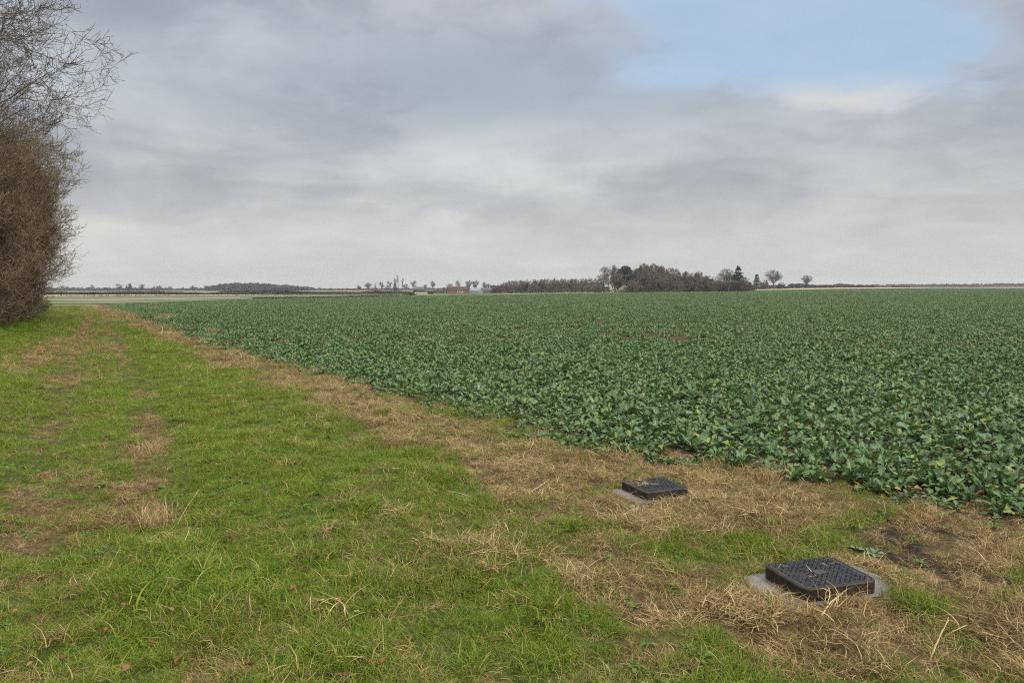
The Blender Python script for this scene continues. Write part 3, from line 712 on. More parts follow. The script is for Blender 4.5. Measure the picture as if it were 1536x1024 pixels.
def evergreen(px, top, d, shape, label, w, group=None, cat='tree', name='pine_tree', n=2600):
    p = at(px, d); h = hpx(p, top); W = w*.5*d/F; rng = np.random.default_rng(int(px*7+top)); bl = []
    if shape == 'pine':
        bl = [(0, 0, h*.84, W*.62, W*.62, h*.13), (W*.3, 0, h*.76, W*.5, W*.5, h*.1), (-W*.35, 0, h*.72, W*.45, W*.5, h*.1)]
        for k in range(9):
            a = rng.uniform(0, 6.28); r = rng.uniform(.4, .9)*W; bl.append((math.cos(a)*r, math.sin(a)*r, h*rng.uniform(.52, .86), W*.38, W*.38, h*.07))
        bl += [(W*.75, 0, h*.60, W*.35, W*.4, h*.06), (W*.9, 0, h*.45, W*.3, W*.3, h*.05)]
    elif shape == 'cedar':
        for k in range(8):
            f = k/7; r = W*(1.0-.75*f)
            for j in range(5):
                a = k*1.1+j*1.2566+rng.normal(0, .25); bl.append((math.cos(a)*r*.62, math.sin(a)*r*.62, h*(.34+.62*f)+rng.normal(0, .02)*h, r*.5+.2, r*.5+.2, h*.035))
    elif shape == 'spire':
        for k in range(9):
            f = k/8; bl.append((rng.normal(0, .1)*W, rng.normal(0, .1)*W, h*(.1+.86*f), W*(1-.85*f)+.1, W*(1-.85*f)+.1, h*.09))
    elif shape == 'dome':
        bl = [(0, 0, h*.55, W, W, h*.42), (-W*.4, 0, h*.45, W*.6, W*.6, h*.35), (W*.4, 0, h*.5, W*.55, W*.6, h*.38)]
    e = empty(name, p, 0, label, cat, group)
    V_, F_ = leafcloud(rng, bl, n, .02*h+.06, .6); mk('crown', V_, [F_], M['conifer'], e)
    S = [(0, 0, -.3, 0, 0, h*.5, .022*h, .015*h), (0, 0, h*.5, 0, 0, h*.92, .015*h, .005*h)]
    for b in bl[:9]: S.append((0, 0, max(h*.15, b[2]-.12*h), b[0], b[1], b[2], .008*h, .003*h))
    V_, F_ = tubes(S, 5); mk('trunk', V_, [F_], M['farbark'], e)
    return e

# trees over the far hedge on the left
G1 = 'trees along the far hedge left of the low wood'
far_tree(94, 427.5, 820, 'oak', 'low spreading bare tree close to the end of the tall hedge', G1, w=17)
far_tree(124, 429, 850, 'narrow', 'thinnest bare tree between the spreading tree and the dark round evergreen', G1)
far_tree(138, 427, 850, 'vase', 'bare tree just short of the dark round evergreen on the far hedge', G1)
evergreen(163, 430, 800, 'dome', 'dark round evergreen standing alone on the far hedge', 9, G1, name='evergreen_tree', n=900)
far_tree(179, 425.5, 800, 'round', 'first bare tree beyond the dark round evergreen on the far hedge', G1, w=10)
far_tree(193, 425, 810, 'bushy', 'dense pointed tree between two bare trees on the far hedge', G1, w=9)
far_tree(212, 426, 810, 'round', 'full-headed bare tree just past the dense pointed tree', G1, w=11)
far_tree(231, 429, 900, 'vase', 'small faint tree midway along the far hedge', G1)
far_tree(239, 428, 900, 'round', 'bare tree beside the small faint one on the far hedge', G1, w=9)
far_tree(254, 429.5, 900, 'round', 'lone bare tree in the gap before the low wood', G1, w=8)
far_tree(289, 428.5, 900, 'vase', 'last bare tree before the low wood rises', G1, w=8)
far_tree(309, 428, 900, 'round', 'bare tree at the foot of the low wood', G1, w=8)
# middle: trees round the farm
G2 = 'trees left of the farm'
far_tree(538, 428, 700, 'vase', 'smallest bare tree at the start of the group left of the farm', G2, w=7)
far_tree(552, 424, 700, 'vase', 'forked bare tree second in the group left of the farm', G2, w=11)
far_tree(563, 424, 700, 'narrow', 'slim bare tree between two broader ones left of the farm', G2, w=5)
far_tree(572, 422.5, 690, 'round', 'broad bare tree beside the square dark evergreen', G2, w=9)
evergreen(580.5, 427.5, 680, 'dome', 'square dark evergreen among the bare trees left of the farm', 8, G2, name='evergreen_tree', n=900)
far_tree(584.5, 421.5, 720, 'round', 'pale bare tree rising behind the square dark evergreen', G2, w=8)
evergreen(592.5, 417.5, 680, 'spire', 'pointed dark conifer next to the tall poplar', 7, G2, name='conifer_tree', n=1100)
far_tree(598, 411.5, 690, 'poplar', 'tallest poplar with a small high head and bare trunk', G2, w=7)
far_tree(604, 416, 690, 'narrow', 'slim upright tree leaning beside the tallest poplar', G2, w=5)
far_tree(609, 425.5, 690, 'round', 'low bare tree right behind the slim upright ones', G2, w=9)
far_tree(620, 421, 690, 'round', 'bare tree above the dark low shed', G2, w=10)
far_tree(638, 426.5, 700, 'round', 'small round tree above the low pale wall', G2, w=7)
far_tree(649, 421.5, 700, 'vase', 'lone slender tree midway between the low pale wall and red brick barn', G2, w=8)
G3 = 'trees behind the farm buildings'
far_tree(675, 425, 520, 'oak', 'bushy tree behind the gable of the red brick barn', G3, w=13)
far_tree(687, 420.5, 560, 'vase', 'thin tree rising over the ridge of the red brick barn', G3, w=8)
far_tree(704, 420.5, 520, 'round', 'full round tree over the end of the red brick barn', G3, w=12)
far_tree(714, 420.5, 520, 'round', 'full round tree above the pale blue shed', G3, w=11)
far_tree(726.5, 423, 540, 'vase', 'thin tree above the dark open shed', G3, w=9)
far_tree(733, 425, 540, 'round', 'small tree past the dark open shed', G3, w=6)
# the row of trees between farm and copse
G4 = 'bare trees in the wood between farm and copse'
wr = random.Random(9)
px = 742.0; tops = [430, 427, 424, 422, 421, 420.5, 421, 422, 421, 420, 420.5, 419.5, 418.5, 418.5, 418, 419, 418, 419, 418, 419, 417, 418, 417, 417]
for k in range(24):
    far_tree(px, tops[k]+wr.uniform(-.8, .8), 470+wr.uniform(-25, 40), wr.choice(['round', 'bushy', 'vase', 'bushy']), 'bare greyish tree in the wood between the farm and the big copse', G4, w=wr.uniform(9, 14))
    px += 6.6
far_tree(789.5, 419, 440, 'oak', 'darker ivy-clad tree standing in front of the grey wood', None, w=11)
_p = at(789.5, 439); bush_thing('ivy_bush', _p, [(0, 0, 3.4, 1.1, 1.1, 2.6), (.4, 0, 4.6, 1.2, 1, 1.6)], 900, .22, M['conifer'], 'dark ivy mass wrapped round the tree before the grey wood', 'ivy')
# the big copse
G5 = 'bare trees of the big copse'
far_tree(914, 400.5, 372, 'oak', 'wide fan-shaped tree at the near end of the copse', G5, w=38)
far_tree(905, 410, 378, 'oak', 'lower tree leaning out at the outer edge of the copse', G5, w=24)
far_tree(926, 399, 385, 'bushy', 'pinkish bare tree between the fan-shaped tree and the dark pine', G5, w=22)
evergreen(938, 397.5, 375, 'pine', 'dark pine with a rounded head inside the copse', 24, None, n=3600)
far_tree(932, 403, 396, 'bushy', 'bare tree half hidden behind the trunk of the dark pine', G5, w=20)
far_tree(945, 402, 396, 'bushy', 'bare tree right behind the low boughs of the dark pine', G5, w=20)
far_tree(955, 404, 392, 'mound', 'bare tree filling the gap right after the dark pine', G5, w=24)
far_tree(966, 397.5, 385, 'mound', 'highest bare tree in the middle of the copse', G5, w=26)
far_tree(979, 398, 385, 'mound', 'dense bare tree just past the highest one of the copse', G5, w=26)
far_tree(992, 400.5, 385, 'mound', 'bare tree on the falling shoulder of the copse', G5, w=24)
far_tree(1005, 402, 385, 'vase', 'open twiggy tree on the falling shoulder of the copse', G5, w=22)
far_tree(1013, 404, 390, 'bushy', 'tree at the drop where the copse gets lower', G5, w=18)
far_tree(1029, 408.5, 392, 'mound', 'first of two medium trees past the drop of the copse', G5, w=20)
far_tree(1046, 408.5, 392, 'bushy', 'second of two medium trees past the drop of the copse', G5, w=24)
far_tree(1060, 414, 396, 'bushy', 'low bare tree before the twin trees and the cedar', G5, w=20)
far_tree(1075, 413, 400, 'oak', 'bare tree with dense dark head before the forked tree', G5, w=18)
far_tree(1090, 403.5, 400, 'vase', 'open forked bare tree beside the tall cedar', G5, w=24)
far_tree(1119, 416, 405, 'round', 'thin bare tree just after the tall cedar', G5, w=14)
evergreen(1107, 400.5, 396, 'cedar', 'tall dark cedar with layered branches at the end of the copse', 22, None, name='cedar_tree', n=3600)
evergreen(1135, 411.5, 460, 'cedar', 'small layered conifer standing apart in front of the hedge gap', 13, None, name='cedar_tree', n=1800)
# shrubs massed at the foot of the copse
G6 = 'grey-brown bushes at the foot of the copse'
sx = random.Random(4)
for k, (px, top, w) in enumerate([(896, 428, 16), (952, 421, 26), (962, 416, 30), (976, 412, 34), (990, 411, 36), (1004, 412, 34), (1018, 414, 32), (1032, 415, 30), (1046, 417, 30), (1060, 418, 28), (1072, 420, 26), (1086, 422, 24), (1098, 422, 24), (1110, 422, 22), (1120, 423, 20), (968, 424, 30), (1000, 424, 34), (1030, 424, 34)]):
    far_tree(px, top, 356+sx.uniform(-5, 12), 'mound', 'grey-brown bare bush in the dense belt along the foot of the copse', G6, w=w*1.15, cat='bush', name='bare_bush')
far_tree(1160, 405.5, 560, 'vase', 'large round-headed bare tree standing alone past the small conifer', None, w=25)
far_tree(1146, 420, 560, 'bushy', 'low bush at the foot of the lone round-headed tree', None, w=12, cat='bush', name='bare_bush')
far_tree(1172, 424, 560, 'bushy', 'low bush on the far side of the lone round-headed tree', None, w=11, cat='bush', name='bare_bush')
far_tree(1210, 413, 640, 'vase', 'smaller lone bare tree further along the dark hedge', None, w=17)
_p = at(1210, 635); bush_thing('ivy_bush', _p, [(0, 0, 2.6, 1.5, 1.2, 2.4), (-1, 0, 1.8, 1.6, 1.2, 1.6)], 700, .3, M['conifer'], 'dark ivy clump round the base of the smaller lone tree', 'ivy')
far_tree(352, 437, 215, 'vase', 'spindly sapling in the pale pasture', None, w=4, name='sapling')
far_tree(397, 433.5, 520, 'bushy', 'dark upright sapling on the hedge line below the low wood', None, w=5, name='sapling')

def hedge(name, pts, h, w, label, group=None, mat=None, dens=7, size=.3):
    """twiggy hedge along ground points"""
    rng = np.random.default_rng(int(abs(pts[0][0])*3+h*100)); pts = np.array(pts, float)
    seg = np.hypot(*np.diff(pts[:, :2], axis=0).T); s = np.r_[0, np.cumsum(seg)]; n = int(s[-1]*dens*max(1, h))
    q = rng.uniform(0, s[-1], n); x = np.interp(q, s, pts[:, 0]); y = np.interp(q, s, pts[:, 1])
    hh = h*(.35+1.2*fbm(q*.07, q*0, 7, 4)); f = rng.uniform(0, 1, n)
    z = plain(x, y)+hh*f**.8; x = x+rng.normal(0, w*.4, n)*(1-.4*f); y = y+rng.normal(0, w*.4, n)*(1-.4*f)
    a = rng.normal(0, 1, (n, 3)); a[:, 2] = np.abs(a[:, 2])+.6; a /= np.linalg.norm(a, axis=1, keepdims=True)
    b = np.cross(a, rng.normal(0, 1, (n, 3))); b /= np.linalg.norm(b, axis=1, keepdims=True)
    c = np.c_[x, y, z]; sc = size*rng.uniform(.5, 1.4, n)[:, None]
    V = np.stack([c-a*sc, c+b*sc*.45, c+a*sc, c-b*sc*.45], 1).reshape(-1, 3); o0 = pts[0].copy(); o0[2] = plain(o0[0], o0[1])
    o = mk(name, V-o0, [np.arange(4*n).reshape(-1, 4)], mat or M['hedge']); o.location = tuple(map(float, o0))
    return tag(o, label, 'hedge', group)
A2 = lambda *L: [at(px, d) for px, d in L]
hedge('hedge', A2((1126, 520), (1200, 600), (1312, 690)), 3.0, 2.0, 'dark hedge running past the two lone trees', size=.35, dens=18)
hedge('hedge', A2((1338, 830), (1364, 850)), 2.6, 1.5, 'short dark hedge block before the far blue treeline', size=.6)
hedge('hedge', A2((1428, 860), (1470, 880)), 1.8, 1.5, 'low dark hedge scrap further along below the far blue treeline', size=.5)
hedge('hedge', A2((1050, 350), (1090, 390), (1132, 430)), 2.2, 1.5, 'clipped dark hedge below the cedar and the forked tree', size=.4, dens=10)
hedge('hedge', A2((893, 338), (950, 342), (1010, 346), (1060, 350)), 1.9, 1.2, 'low dark hedge edging the field in front of the copse', size=.35, dens=10)
hedge('hedge', A2((736, 330), (800, 330), (885, 336)), 1.0, 1.0, 'thin dark hedge edging the field before the grey wood', size=.3, dens=10)
hedge('hedge', A2((378, 131), (440, 140), (500, 150), (560, 168), (600, 183)), .38, .5, 'low brown hedge line just behind the left part of the crop', size=.12, dens=60)
hedge('hedge', A2((60, 322), (250, 330), (430, 370), (560, 420), (620, 470)), 1.6, 1.2, 'long thin dark hedge above the pale stubble strip', mat=M['farwood'], size=.32, dens=75)
hedge('hedge', A2((560, 560), (620, 500)), 1.8, 1.2, 'dark hedge stretch in front of the trees left of the farm', size=.4, dens=10)
hedge('hedge', A2((620, 520), (672, 480)), 2.2, 1.5, 'dark hedge between the low pale wall and the red brick barn', size=.45, dens=10)
hedge('hedge', A2((90, 224), (300, 225), (430, 243), (560, 262), (615, 282)), .5, .6, 'faint broken hedge line between pasture and pale stubble', size=.14, dens=16)

def mass(name, spec, label, mat, size, seed):
    rng = np.random.default_rng(seed); Vs = []
    for px0, px1, d, prof, n in spec:
        pxs = rng.uniform(px0, px1, n); dd = d+rng.uniform(0, 60, n); f = rng.uniform(0, 1, n)**.75
        q = (pxs-768)/F; x = q*dd*1.0027; y = dd; z0 = plain(x, y)
        tp = np.interp(pxs, [a for a, b in prof], [b for a, b in prof])+1.6*(fbm(pxs*.35, pxs*0+seed, 3, 3)-.5)*2
        top = (430-tp)/F*dd+CAMH
        Vs.append(np.c_[x, y, z0+(top-z0)*f])
    c = np.concatenate(Vs); n = len(c)
    a = rng.normal(0, 1, (n, 3)); a[:, 2] = np.abs(a[:, 2])+.4; a /= np.linalg.norm(a, axis=1, keepdims=True)
    b = np.cross(a, rng.normal(0, 1, (n, 3))); b /= np.linalg.norm(b, axis=1, keepdims=True)
    s = size*rng.uniform(.5, 1.3, n)[:, None]
    V = np.stack([c-a*s, c+b*s*.5, c+a*s, c-b*s*.5], 1).reshape(-1, 3)
    return tag(mk(name, V, [np.arange(4*n).reshape(-1, 4)], mat), label, 'trees', None, 'stuff')
mass('far_wood', [(312, 470, 900, [(312, 430), (330, 427), (350, 425), (375, 425), (400, 425.5), (430, 427.5), (455, 430), (470, 432)], 16000)], 'low grey wood on the skyline to the left', M['farwood'], .9, 5)
mass('far_treeline', [(70, 330, 960, [(70, 431.5), (160, 432), (250, 432.5), (330, 432)], 16000), (440, 700, 960, [(440, 432), (458, 431), (475, 433), (600, 432.5), (700, 432)], 16000)], 'distant dark treeline closing the fields to the left', M['farwood'], .8, 6)
mass('far_treeline', [(1180, 1600, 1380, [(1180, 427.5), (1300, 428), (1340, 427), (1380, 426.5), (1430, 426.5), (1480, 426.5), (1500, 425), (1536, 425.5), (1600, 426)], 22000)], 'distant blue-grey treeline along the right skyline', M['farwood'], 1.3, 8)
mass('undergrowth', [(738, 912, 455, [(738, 433), (790, 431.5), (850, 431), (912, 430)], 7000)], 'dark scrubby undergrowth filling the foot of the grey wood', M['hedge'], .45, 12)
mass('far_treeline', [(735, 905, 700, [(735, 429), (800, 427), (905, 424)], 9000)], 'grey background trees behind the wood by the farm', M['farwood'], .8, 9)

# ------------------------------------------------------------------ farm
M['brick'] = material('red_brick', lambda t: pbr(t, t.ramp(t.noise(1.2, pos(t), 5), [(.35, (.105, .06, .05)), (.65, (.155, .09, .075))]), .9, .2))
M['tile'] = material('brown_roof_tiles', lambda t: pbr(t, t.ramp(t.noise(.9, pos(t), 5), [(.35, (.05, .036, .032)), (.65, (.085, .062, .055))]), .9, .2))
M['paleblue'] = material('pale_blue_cladding', lambda t: pbr(t, t.ramp(t.noise(.7, pos(t), 4), [(.35, (.15, .185, .22)), (.65, (.21, .245, .28))]), .6, .3))
M['darkroof'] = material('dark_grey_sheeting', lambda t: pbr(t, t.ramp(t.noise(.7, pos(t), 4), [(.35, (.05, .055, .065)), (.65, (.09, .095, .105))]), .7, .3))
M['white'] = material('white_paint', lambda t: pbr(t, t.ramp(t.noise(1.5, pos(t), 4), [(.35, (.66, .66, .63)), (.65, (.80, .79, .76))]), .6, .3))
M['glass'] = material('dark_window', lambda t: pbr(t, (.03, .035, .04), .15, .5))
def gable(mb, c, L, W, hw, hr_, ov=.0):
    """walls of a gabled building, ridge along x"""
    x0, x1, y0, y1 = -L/2, L/2, -W/2, W/2
    V = [(x0, y0, -.5), (x1, y0, -.5), (x1, y1, -.5), (x0, y1, -.5), (x0, y0, hw), (x1, y0, hw), (x1, y1, hw), (x0, y1, hw), (x0, 0, hr_), (x1, 0, hr_)]
    V = np.array(V)+np.array(c)
    mb.add(V, [[0, 1, 5, 4], [2, 3, 7, 6], [1, 2, 6, 5], [3, 0, 4, 7]]); mb.add(V[[4, 7, 8]], [[0, 1, 2]]); mb.add(V[[5, 9, 6]], [[0, 1, 2]])
def roof(mb, c, L, W, hw, hr_, ov=.35, th=.14):
    sl = (hr_-hw)/(W/2); x0, x1 = -L/2-ov, L/2+ov; ye = W/2+ov; ze = hw-ov*sl
    for s in (-1, 1):
        V = np.array([(x0, s*ye, ze+.02), (x1, s*ye, ze+.02), (x1, 0, hr_+.02), (x0, 0, hr_+.02)])+np.array(c); V2 = V+np.array([0, 0, th])
        mb.add(np.vstack([V, V2]), [[0, 1, 2, 3], [4, 5, 6, 7], [0, 1, 5, 4], [1, 2, 6, 5], [2, 3, 7, 6], [3, 0, 4, 7]])
def barn(px0, px1, d, eave, ridge, W, name, label, cat, wall, rf, rz=0.0, wins=(), chim=None, door=None):
    p = at((px0+px1)/2, d); L = (px1-px0)/F*d; hw = hpx(p, eave); hr_ = hpx(p, ridge)
    e = empty(name, p, rz, label, cat)
    m = MB(); gable(m, (0, 0, 0), L, W, hw, hr_); m.build('wall', wall, e)
    m = MB(); roof(m, (0, 0, 0), L, W, hw, hr_); r_ = m.build('roof', rf, e)
    for fx, z0, w_, h_ in wins:
        m = MB(); m.box((fx*L, -W/2-.03, z0+h_/2), (w_, .1, h_)); f = m.build('window', M['white'], e)
        m = MB(); m.box((fx*L, -W/2-.085, z0+h_/2), (w_-.25, .06, h_-.25)); m.build('pane', M['glass'], f)
    if door:
        for fx, w_, h_ in door:
            m = MB(); m.box((fx*L, -W/2-.04, h_/2), (w_, .12, h_)); m.build('door', M['darkroof'], e)
    if chim:
        m = MB()
        m.box((chim*L, .3, hr_+.4), (.7, .7, 1.1)); m.box((chim*L, .3, hr_+.98), (.85, .85, .1)); m.build('chimney', wall, r_)
    return e
barn(672, 704, 440, 434.6, 430.2, 6.0, 'brick_barn', 'long red brick barn with brown tiled roof', 'barn', M['brick'], M['tile'], R(6), [(-.02, .8, 1.2, 1.3), (.1, .8, 1.2, 1.3), (.2, .8, 1.2, 1.3)], -.44, [(.3, 1.4, 2.2)])
barn(707, 722, 425, 436, 432.6, 6.0, 'farm_shed', 'pale blue shed beside the red brick barn', 'shed', M['paleblue'], M['paleblue'], R(-18), [(-.1, 1.2, 1.2, .9)])
barn(720, 737, 450, 435, 432, 7.0, 'farm_shed', 'dark grey open shed behind the pale blue one', 'shed', M['darkroof'], M['darkroof'], R(4), (), None, [(-.2, 3.0, 2.0), (.2, 3.0, 2.0)])
barn(622, 636, 640, 433.8, 430.5, 7.0, 'farm_shed', 'dark low shed roof under a bare tree left of the farm', 'shed', M['darkroof'], M['darkroof'], R(3), (), None, [(0, 2.5, 2.0)])
def low_wall(px0, px1, d, h, label):
    p = at((px0+px1)/2, d); L = (px1-px0)/F*d; e = empty('low_wall', p, R(4), label, 'wall')
    m = MB()
    n = 9
    for k in range(n): m.box((-L/2+L*(k+.5)/n, 0, h*(.5-.03*(k % 2))-.15), (L/n-.012, .3, h*(1-.06*(k % 2))+.3))
    m.build('panel', M['palewall'], e)
    m = MB(); m.box((0, 0, h+.04), (L+.1, .4, .08)); m.build('coping', M['darkroof'], e)
M['palewall'] = material('weathered_pale_wall', lambda t: pbr(t, t.ramp(t.noise(.8, pos(t), 4), [(.35, (.30, .28, .25)), (.65, (.40, .37, .33))]), .8, .2))
low_wall(622, 641, 405, 1.15, 'long low pale wall by the hedge left of the farm')
_p = at(645.5, 395); bush_thing('scrub_bush', _p, [(0, 0, .7, 1.6, 1, .7), (1, 0, .6, 1.2, 1, .6)], 500, .2, M['hedge'], 'dark low scrub between the low pale wall and the barn', 'bush')
_p = at(612, 200); bush_thing('scrub_bush', _p, [(0, 0, .3, 1.9, .8, .35), (1.2, 0, .3, 1.2, .8, .3)], 500, .12, M['hedge'], 'dark scrub clump at the end of the low brown hedge line', 'bush')
# straw heap before the copse
M['heap'] = material('weathered_straw', lambda t: pbr(t, t.ramp(t.noise(1.2, pos(t), 5), [(.35, (.14, .115, .085)), (.65, (.24, .20, .15))]), .95, .1))
def heap(px0, px1, d, top, label):
    p = at((px0+px1)/2, d); L = (px1-px0)/F*d; h = hpx(p, top); n, m_ = 28, 12
    a = np.linspace(0, 2*math.pi, n, endpoint=False); r = np.linspace(1, 0, m_); V = []
    for j, q in enumerate(r):
        for t_ in a:
            x_ = math.cos(t_)*L*.55*q+L*.22*(1-q); y_ = math.sin(t_)*L*.3*q
            V.append((x_, y_, h*(1-q**1.6)*(.9+.25*float(vnoise(x_*.6, y_*.6, 3)))-.1))
    i = np.arange(n*m_).reshape(m_, n); nn = np.roll(i, -1, 1)
    o = mk('straw_heap', V, [np.stack([i[:-1], nn[:-1], nn[1:], i[1:]], -1).reshape(-1, 4)], M['heap'], None, None, True); o.location = tuple(map(float, p))
    tag(o, label, 'straw heap')
heap(922, 950, 364, 426.5, 'pale straw heap sloping up behind the hedge in front of the copse')

# ------------------------------------------------------------------ access covers
def m_iron(t):
    n = t.noise(24, pos(t), 5); n2 = t.noise(5, pos(t), 4)
    c = t.ramp(n, [(.3, (.006, .006, .007)), (.6, (.018, .018, .020)), (.8, (.04, .039, .037))])
    c = t.mix(t.m('MULTIPLY', t.smooth(n2, .56, .72), .6), c, (.10, .075, .05))
    return pbr(t, c, t.ramp(n2, [(.35, .16), (.65, .5)]), .5, n, .3, .006)
M['iron'] = material('wet_dark_lid', m_iron)
def m_side(t):
    n = t.noise(12, pos(t), 5); return pbr(t, t.ramp(n, [(.3, (.008, .006, .005)), (.55, (.022, .015, .010)), (.8, (.06, .036, .02))]), .6, .4, n, .2, .005)
M['side'] = material('muddy_frame_side', m_side)
def m_conc(t):
    n = t.noise(9, pos(t), 6); n2 = t.noise(3.5, pos(t), 3)
    return pbr(t, t.ramp(n, [(.3, (.075, .068, .062)), (.7, (.20, .182, .166))]), t.ramp(n2, [(.42, .24), (.62, .5)]), .7, n, .12, .006)
M['conc'] = material('wet_concrete', m_conc)
M['plate'] = material('worn_plate', lambda t: pbr(t, t.ramp(t.noise(30, pos(t), 4), [(.35, (.018, .018, .018)), (.65, (.045, .045, .045))]), .3, .5))
def rounded(hx, hy, r, k=7):
    P = []
    for cx, cy, a0 in ((hx-r, hy-r, 0), (-hx+r, hy-r, 90), (-hx+r, -hy+r, 180), (hx-r, -hy+r, 270)):
        for j in range(k+1):
            a = R(a0+90*j/k); P.append((cx+r*math.cos(a), cy+r*math.sin(a)))
    return np.array(P)
def loops(mb, rings):
    """rings: list of (outline (n,2), z) joined into a skin, last one capped"""
    n = len(rings[0][0]); V = np.concatenate([np.c_[P, np.broadcast_to(z, (n,))] for P, z in rings]); k = np.arange(n)
    mb.add(V, np.concatenate([np.stack([k+j*n, (k+1) % n+j*n, (k+1) % n+(j+1)*n, k+(j+1)*n], 1) for j in range(len(rings)-1)]))
    mb.add(V[-n:], [list(range(n))])
def access_cover(cv, label, slab, seed, rc):
    rng = np.random.default_rng(seed)
    z0 = float(plain(*cv['c'])); hx, hy, h = cv['hx'], cv['hy'], cv['h']
    e = empty('access_cover', (*cv['c'], z0), cv['rz'], label, 'access cover', 'square access covers in the verge')
    a = np.linspace(0, 2*math.pi, 64, endpoint=False)
    # ragged wet concrete surround
    sx0, sx1, sy0, sy1 = slab; P = []
    for t_ in a:
        c_, s_ = math.cos(t_), math.sin(t_)
        rx = sx1 if c_ > 0 else sx0; ry = sy1 if s_ > 0 else sy0
        q = (abs(c_)**5+abs(s_)**5)**(-.2); P.append((c_*q*rx+rng.normal(0, .006), s_*q*ry+rng.normal(0, .006)))
    P = np.array(P); m = MB(); loops(m, [(P, -.12), (P, .012), (P*.9, .0165), (P*.6, .018)]); m.build('concrete_surround', M['conc'], e, False)
    m = MB(); A_ = rounded(hx, hy, rc); B_ = rounded(hx-.004, hy-.004, rc-.004)
    loops(m, [(A_, 0.0), (A_, h-.006), (B_, h-.001), (rounded(hx-.014, hy-.014, rc-.014), h-.001), (rounded(hx-.014, hy-.014, rc-.014), h-.008)]); m.build('frame', M['side'], e, False)
    m = MB(); C_ = rounded(hx-.018, hy-.018, rc-.018); loops(m, [(C_, h-.0085), (C_, h-.002), (rounded(hx-.021, hy-.021, rc-.021), h)]); lid = m.build('lid', M['iron'], e, False)
    # raised tread bars laid basket-wise over the lid
    m = MB(); st = .0165; nx_, ny_ = int((hx-.03)/st), int((hy-.03)/st)
    for i in range(-nx_, nx_+1):
        for j in range(-ny_, ny_+1):
            x_, y_ = i*st, j*st
            if abs(x_) > hx-rc and abs(y_) > hy-rc and math.hypot(abs(x_)-hx+rc, abs(y_)-hy+rc) > rc-.034: continue
            if abs(x_) < .045 and abs(y_) < .03: continue
            if abs(x_+hx*.55) < .03 and abs(y_-hy*.62) < .02: continue
            s = 1 if (i+j) % 2 else -1
            w0, w1 = .0062, .0028; an = s*R(45)
            an += rng.normal(0, .10); x_ += rng.normal(0, .0008); y_ += rng.normal(0, .0008); th_ = .005*rng.uniform(.45, 1.05)
            ca, sa = math.cos(an), math.sin(an)
            q = np.array([(-w0, -w1), (w0, -w1), (w0, w1), (-w0, w1)]); q = np.c_[q[:, 0]*ca-q[:, 1]*sa, q[:, 0]*sa+q[:, 1]*ca]
            V_ = np.vstack([np.c_[q+(x_, y_), np.full(4, h-.0005)], np.c_[q*.72+(x_, y_), np.full(4, h+th_)]])
            m.add(V_, [[4, 5, 6, 7], [0, 1, 5, 4], [1, 2, 6, 5], [2, 3, 7, 6], [3, 0, 4, 7]])
    m.build('tread', M['iron'], lid)
    m = MB(); loops(m, [(rounded(.038, .024, .004, 2), h-.001), (rounded(.036, .022, .004, 2), h+.003)]); m.build('centre_plate', M['plate'], lid)
    m = MB(); loops(m, [(rounded(.022, .013, .003, 2)+(-hx*.55, hy*.62), h-.001), (rounded(.021, .012, .003, 2)+(-hx*.55, hy*.62), h+.003)]); m.build('key_hole', M['plate'], lid)
    return e
access_cover(NEAR_COVER, 'larger-looking square black access cover nearest the camera, on wet concrete by bare mud', (.39, .43, .222, .245), 1, .055)
access_cover(FAR_COVER, 'square black access cover with straw on its lid, close to the crop edge', (.32, .235, .225, .215), 2, .03)
# straw blown over the covers
def straw_bits(cv, n, seed, label, area):
    rng = np.random.default_rng(seed); z0 = float(plain(*cv['c']))
    V_, F_, T_ = blades(rng, n, .12, .05, .12, .004, 75, 89, 10, 80, 4, None, cv['h']+.006)
    ax, ay, bx, by = area
    bl = V_.reshape(n, -1, 3); off = np.c_[rng.uniform(ax, bx, n), rng.uniform(ay, by, n)]
    bl[:, :, :2] += off[:, None]-bl[:, :1, :2]; bl[:, :, 2] = cv['h']+.007+.004*rng.uniform(0, 1, (n, 1))+.3*np.abs(bl[:, :, 2]-cv['h']-.006)*0
    o = mk('straw', bl.reshape(-1, 3), [F_], M['straw'], None, {'tone': T_}); o.location = (*cv['c'], z0); o.rotation_euler = (0, 0, cv['rz'])
    tag(o, label, 'straw', None, 'stuff')
straw_bits(FAR_COVER, 70, 5, 'loose straw lying on the lid of the access cover by the crop', (-.17, -.02, .0, .17))
straw_bits(NEAR_COVER, 7, 6, 'few straws lying on the lid of the nearest access cover', (-.18, -.14, .15, .16))

# ------------------------------------------------------------------ tussocks, stalks, dead leaves, weeds
M['weed'] = material('weed_leaf', lambda t: leafy(t, t.ramp(t.attr('tone'), [(0, (.035, .09, .012)), (.6, (.08, .16, .02)), (1, (.15, .22, .03))]), .5, .35, .25))
wp = []
for k in range(4):
    r_ = np.random.default_rng(800+k); mb = MB()
    for j in range(int(r_.integers(6, 11))):
        V_, F_, tn, ye, q = leaf(r_, .02, r_.uniform(.035, .07), r_.uniform(.010, .02), R(r_.uniform(15, 60)), R(55), j*2.4, 4, 4, np.clip(r_.normal(.55, .25), 0, 1), 0, 2); mb.add(V_, F_, tone=tn)
    wp.append(mb.build('weed_source_%d' % k, M['weed'], None, True, False))
x, y = sample(2.8, 12, 13, rg); k = (~in_field(x, y, .3)) & off_covers(x, y, rg) & (fbm(x*1.2, y*1.2, 111) > .52); x, y = x[k], y[k]; n = len(x)
